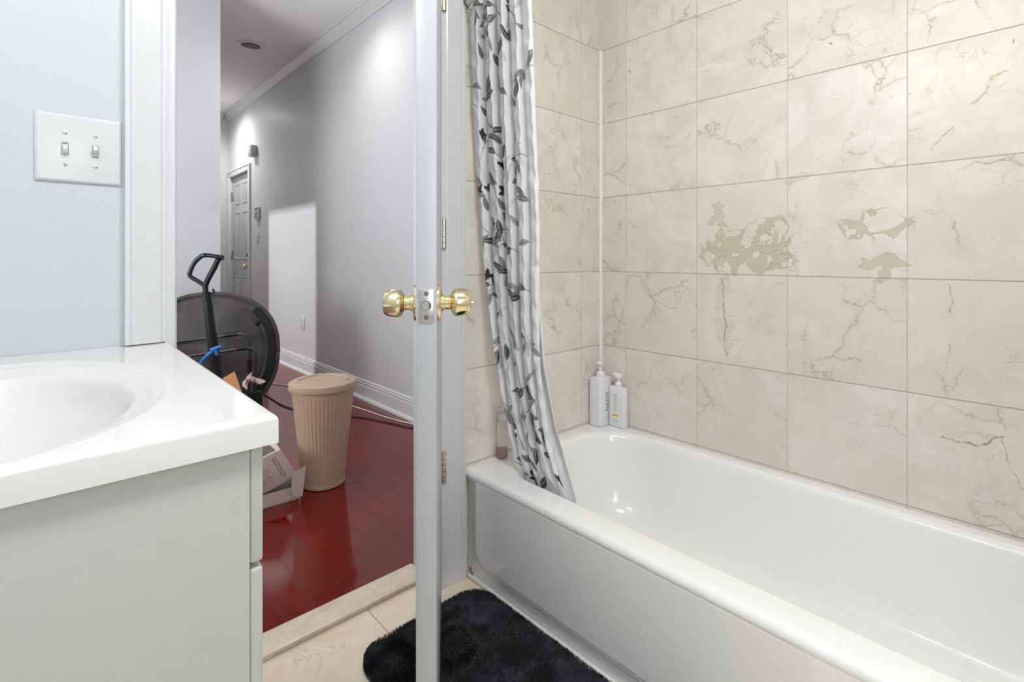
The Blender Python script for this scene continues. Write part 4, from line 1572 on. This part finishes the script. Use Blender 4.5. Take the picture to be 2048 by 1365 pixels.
# ---- open white carton in front of the bin
A = at_z(527, 1018.7, .002)
B = at_z(604.5, 996, .002)
ex2 = (B - A).normalized()
ey2 = Vector((-ex2.y, ex2.x, 0))
if ey2.dot(Vector((0, 1, 0))) < 0:
    ey2 = -ey2
bx_ = thing('product_carton', 'opened white product carton with printed icons tipped against the tan bin', 'carton', A + ex2 * -.05)
XL, XR = -.22, (B - A).length - .012
TD = .115
m0 = frame(A, ex2, ey2)                       # x along the front edge, y back, z up
mb = MB()
th_ = .0025
mb.box(XL, XR, 0, th_, 0, .056, m0)
mb.box(XL, XR, TD - th_, TD, 0, .056, m0)
mb.box(XL, XL + th_, 0, TD, 0, .056, m0)
mb.box(XR - th_, XR, 0, TD, 0, .030, m0)
mb.box(XL, XR, 0, TD, 0, th_, m0)
mb.build('tray', MAT['carton'], bx_)
mb = MB().box(XL + .004, XR - .006, .004, TD - .004, .003, .010, m0)
mb.build('tray_shade', MAT['carton_in'], bx_)  # dark sheet painted in for the shaded tray interior
# lid: rests on the tray's left end, right end raised
P_bl, P_br = at_t(527, 989, 2.052), at_t(584, 958.5, 2.118)
P_tl, P_tr = at_t(527, 917, 2.052), at_t(581.5, 892, 2.112)
lx = (P_br - P_bl).normalized()
up_ = ((P_tl - P_bl) + (P_tr - P_br)).normalized()
up_ = (up_ - lx * up_.dot(lx)).normalized()
up_ = (up_ - ey2 * .06).normalized()
m1 = frame(P_bl, lx, up_)                     # x along, y up the face, z toward us
LH = .146
LL = (P_br - P_bl).length
# outline of the printed face: right edge slopes outward at the bottom
face = [(-.22, .0), (LL, .0), (LL + .020, .020), (LL - .006, LH), (-.22, LH)]
LD = .150
mb = MB().prism([m1 @ Vector((a, b, 0)) for a, b in face], (m1.to_3x3() @ Vector((0, 0, -1))) * LD)
lid_ = mb.build('printed_sleeve', MAT['carton'], bx_, bevel=.0015)
o_ = m1 @ Vector((0, LH, 0))
z_ = m1.to_3x3() @ Vector((0, 0, -1))
n_ = m1.to_3x3() @ Vector((0, 1, 0))
tri = [(-.15, .008), (LL - .022, .010), (LL - .034, .128), (-.15, .128)]
MB().prism([m1 @ Vector((a, LH + .0003, -d_)) for a, d_ in tri], n_ * .0006).build('cover_picture', MAT['picture'], lid_)
# dark sheet standing for the shade in the sleeve's open end
MB().prism([m1 @ Vector((a, -.0006, -d_)) for a, d_ in ((-.2, .006), (LL - .004, .006), (LL - .004, LD - .006), (-.2, LD - .006))], n_ * -.0006).build('open_end_shade', MAT['carton_in'], lid_)
# print: two turned text lines and four outlined icons
down_ = m1 @ Matrix.Rotation(-math.pi / 2 + .10, 4, 'Z')
for k, (s_txt, off_) in enumerate((('Test 3\u2019s Opening Transfer', LL - .024), ('Reminder at pic.Code 23', LL - .034))):
    mm = m1 @ Matrix.Translation((off_ - .002, .076, .0006)) @ Matrix.Rotation(-math.pi / 2 + .16, 4, 'Z')
    text_mesh('lettering', s_txt, .0098, MAT['ink'], lid_, mm)
for (a, b) in ((.033, .083), (.036, .050), (.008, .083), (.010, .045)):
    pts = [m1 @ Vector((a + .0095 * c_, b + .0105 * s_, .0004)) for c_, s_ in ((-1, -.8), (-.8, -1), (.8, -1), (1, -.8), (1, .8), (.8, 1), (-.8, 1), (-1, .8), (-1, -.8))]
    ic = MB().tube(pts, .0006, 6).build('icon', MAT['ink'], lid_)
    MB().tube([m1 @ Vector((a + .004 * math.cos(q_), b + .005 * math.sin(q_), .0004)) for q_ in [2 * math.pi * i / 10 for i in range(11)]], .0006, 6).build('icon_mark', MAT['ink'], ic)
# end flap hanging down at the right
f_ = [(584, 951), (592, 943), (611, 931.5), (609, 955), (604.5, 993.5), (590, 994), (584.5, 988), (583, 975)]
MB().prism([at_t(x, y, 2.085 + (x - 583) * .0016) for x, y in f_], (.002, .0015, 0)).build('end_flap', MAT['carton'], bx_, smooth=False)

# ---- cords along the floor
def floor_cord(name, label, pts, r, mat, extra=None):
    P = [at_z(x, y, .003 + r) for x, y in pts]
    if extra:
        P += [Vector(e) for e in extra]
    t = MB().tube(spline(P, 8), r, 8).build(name, MAT[mat])
    return tag(t, label, 'cord')


floor_cord('power_cord', 'white cord on the red floor running behind the bin towards the door', [(531, 764), (550, 768), (575, 772), (610, 786), (655, 800), (692, 809), (722, 818), (760, 831), (800, 843), (835, 852)], .0035, 'white_cord', [(1.668, 2.1, .006), (1.675, 1.6, .006)])
floor_cord('power_cord', 'black cord on the red floor nearest the bin on its right', [(517, 790), (528, 789), (545, 799), (565, 811), (590, 819), (625, 826), (660, 830), (692, 832), (730, 836), (770, 844), (810, 853), (840, 860)], .0042, 'black_cord', [(1.61, 2.1, .0065), (1.62, 1.6, .0065)])

# ================================================================== LAMPS OF THE BATHROOM (above and outside the frame)
vl = thing('vanity_light', 'three bulb light bar on the wall above the vanity', 'wall lamp', (LX, .42, 2.02))
MB().box(LX, LX + .03, .12, .72, 1.99, 2.05).build('back_plate', MAT['nickel'], vl, bevel=.004)
for y in (.20, .42, .64):
    MB().cyl((LX + .03, y, 2.02), (LX + .065, y, 2.02), .02, 20).build('socket', MAT['nickel'], vl)
    MB().sphere((LX + .105, y, 2.02), .045, 20).build('bulb', MAT['bulb'], vl)
cl = thing('ceiling_lamp', 'round flush lamp on the bathroom ceiling', 'ceiling light', (LAMPX, LAMPY, BATH_CEIL))
MB().lathe([(.20, 0), (.20, -.012), (.185, -.018), (.18, -.018), (.18, 0)], (LAMPX, LAMPY, BATH_CEIL - .0002), (0, 0, 1), 40).build('ring', MAT['nickel'], cl)
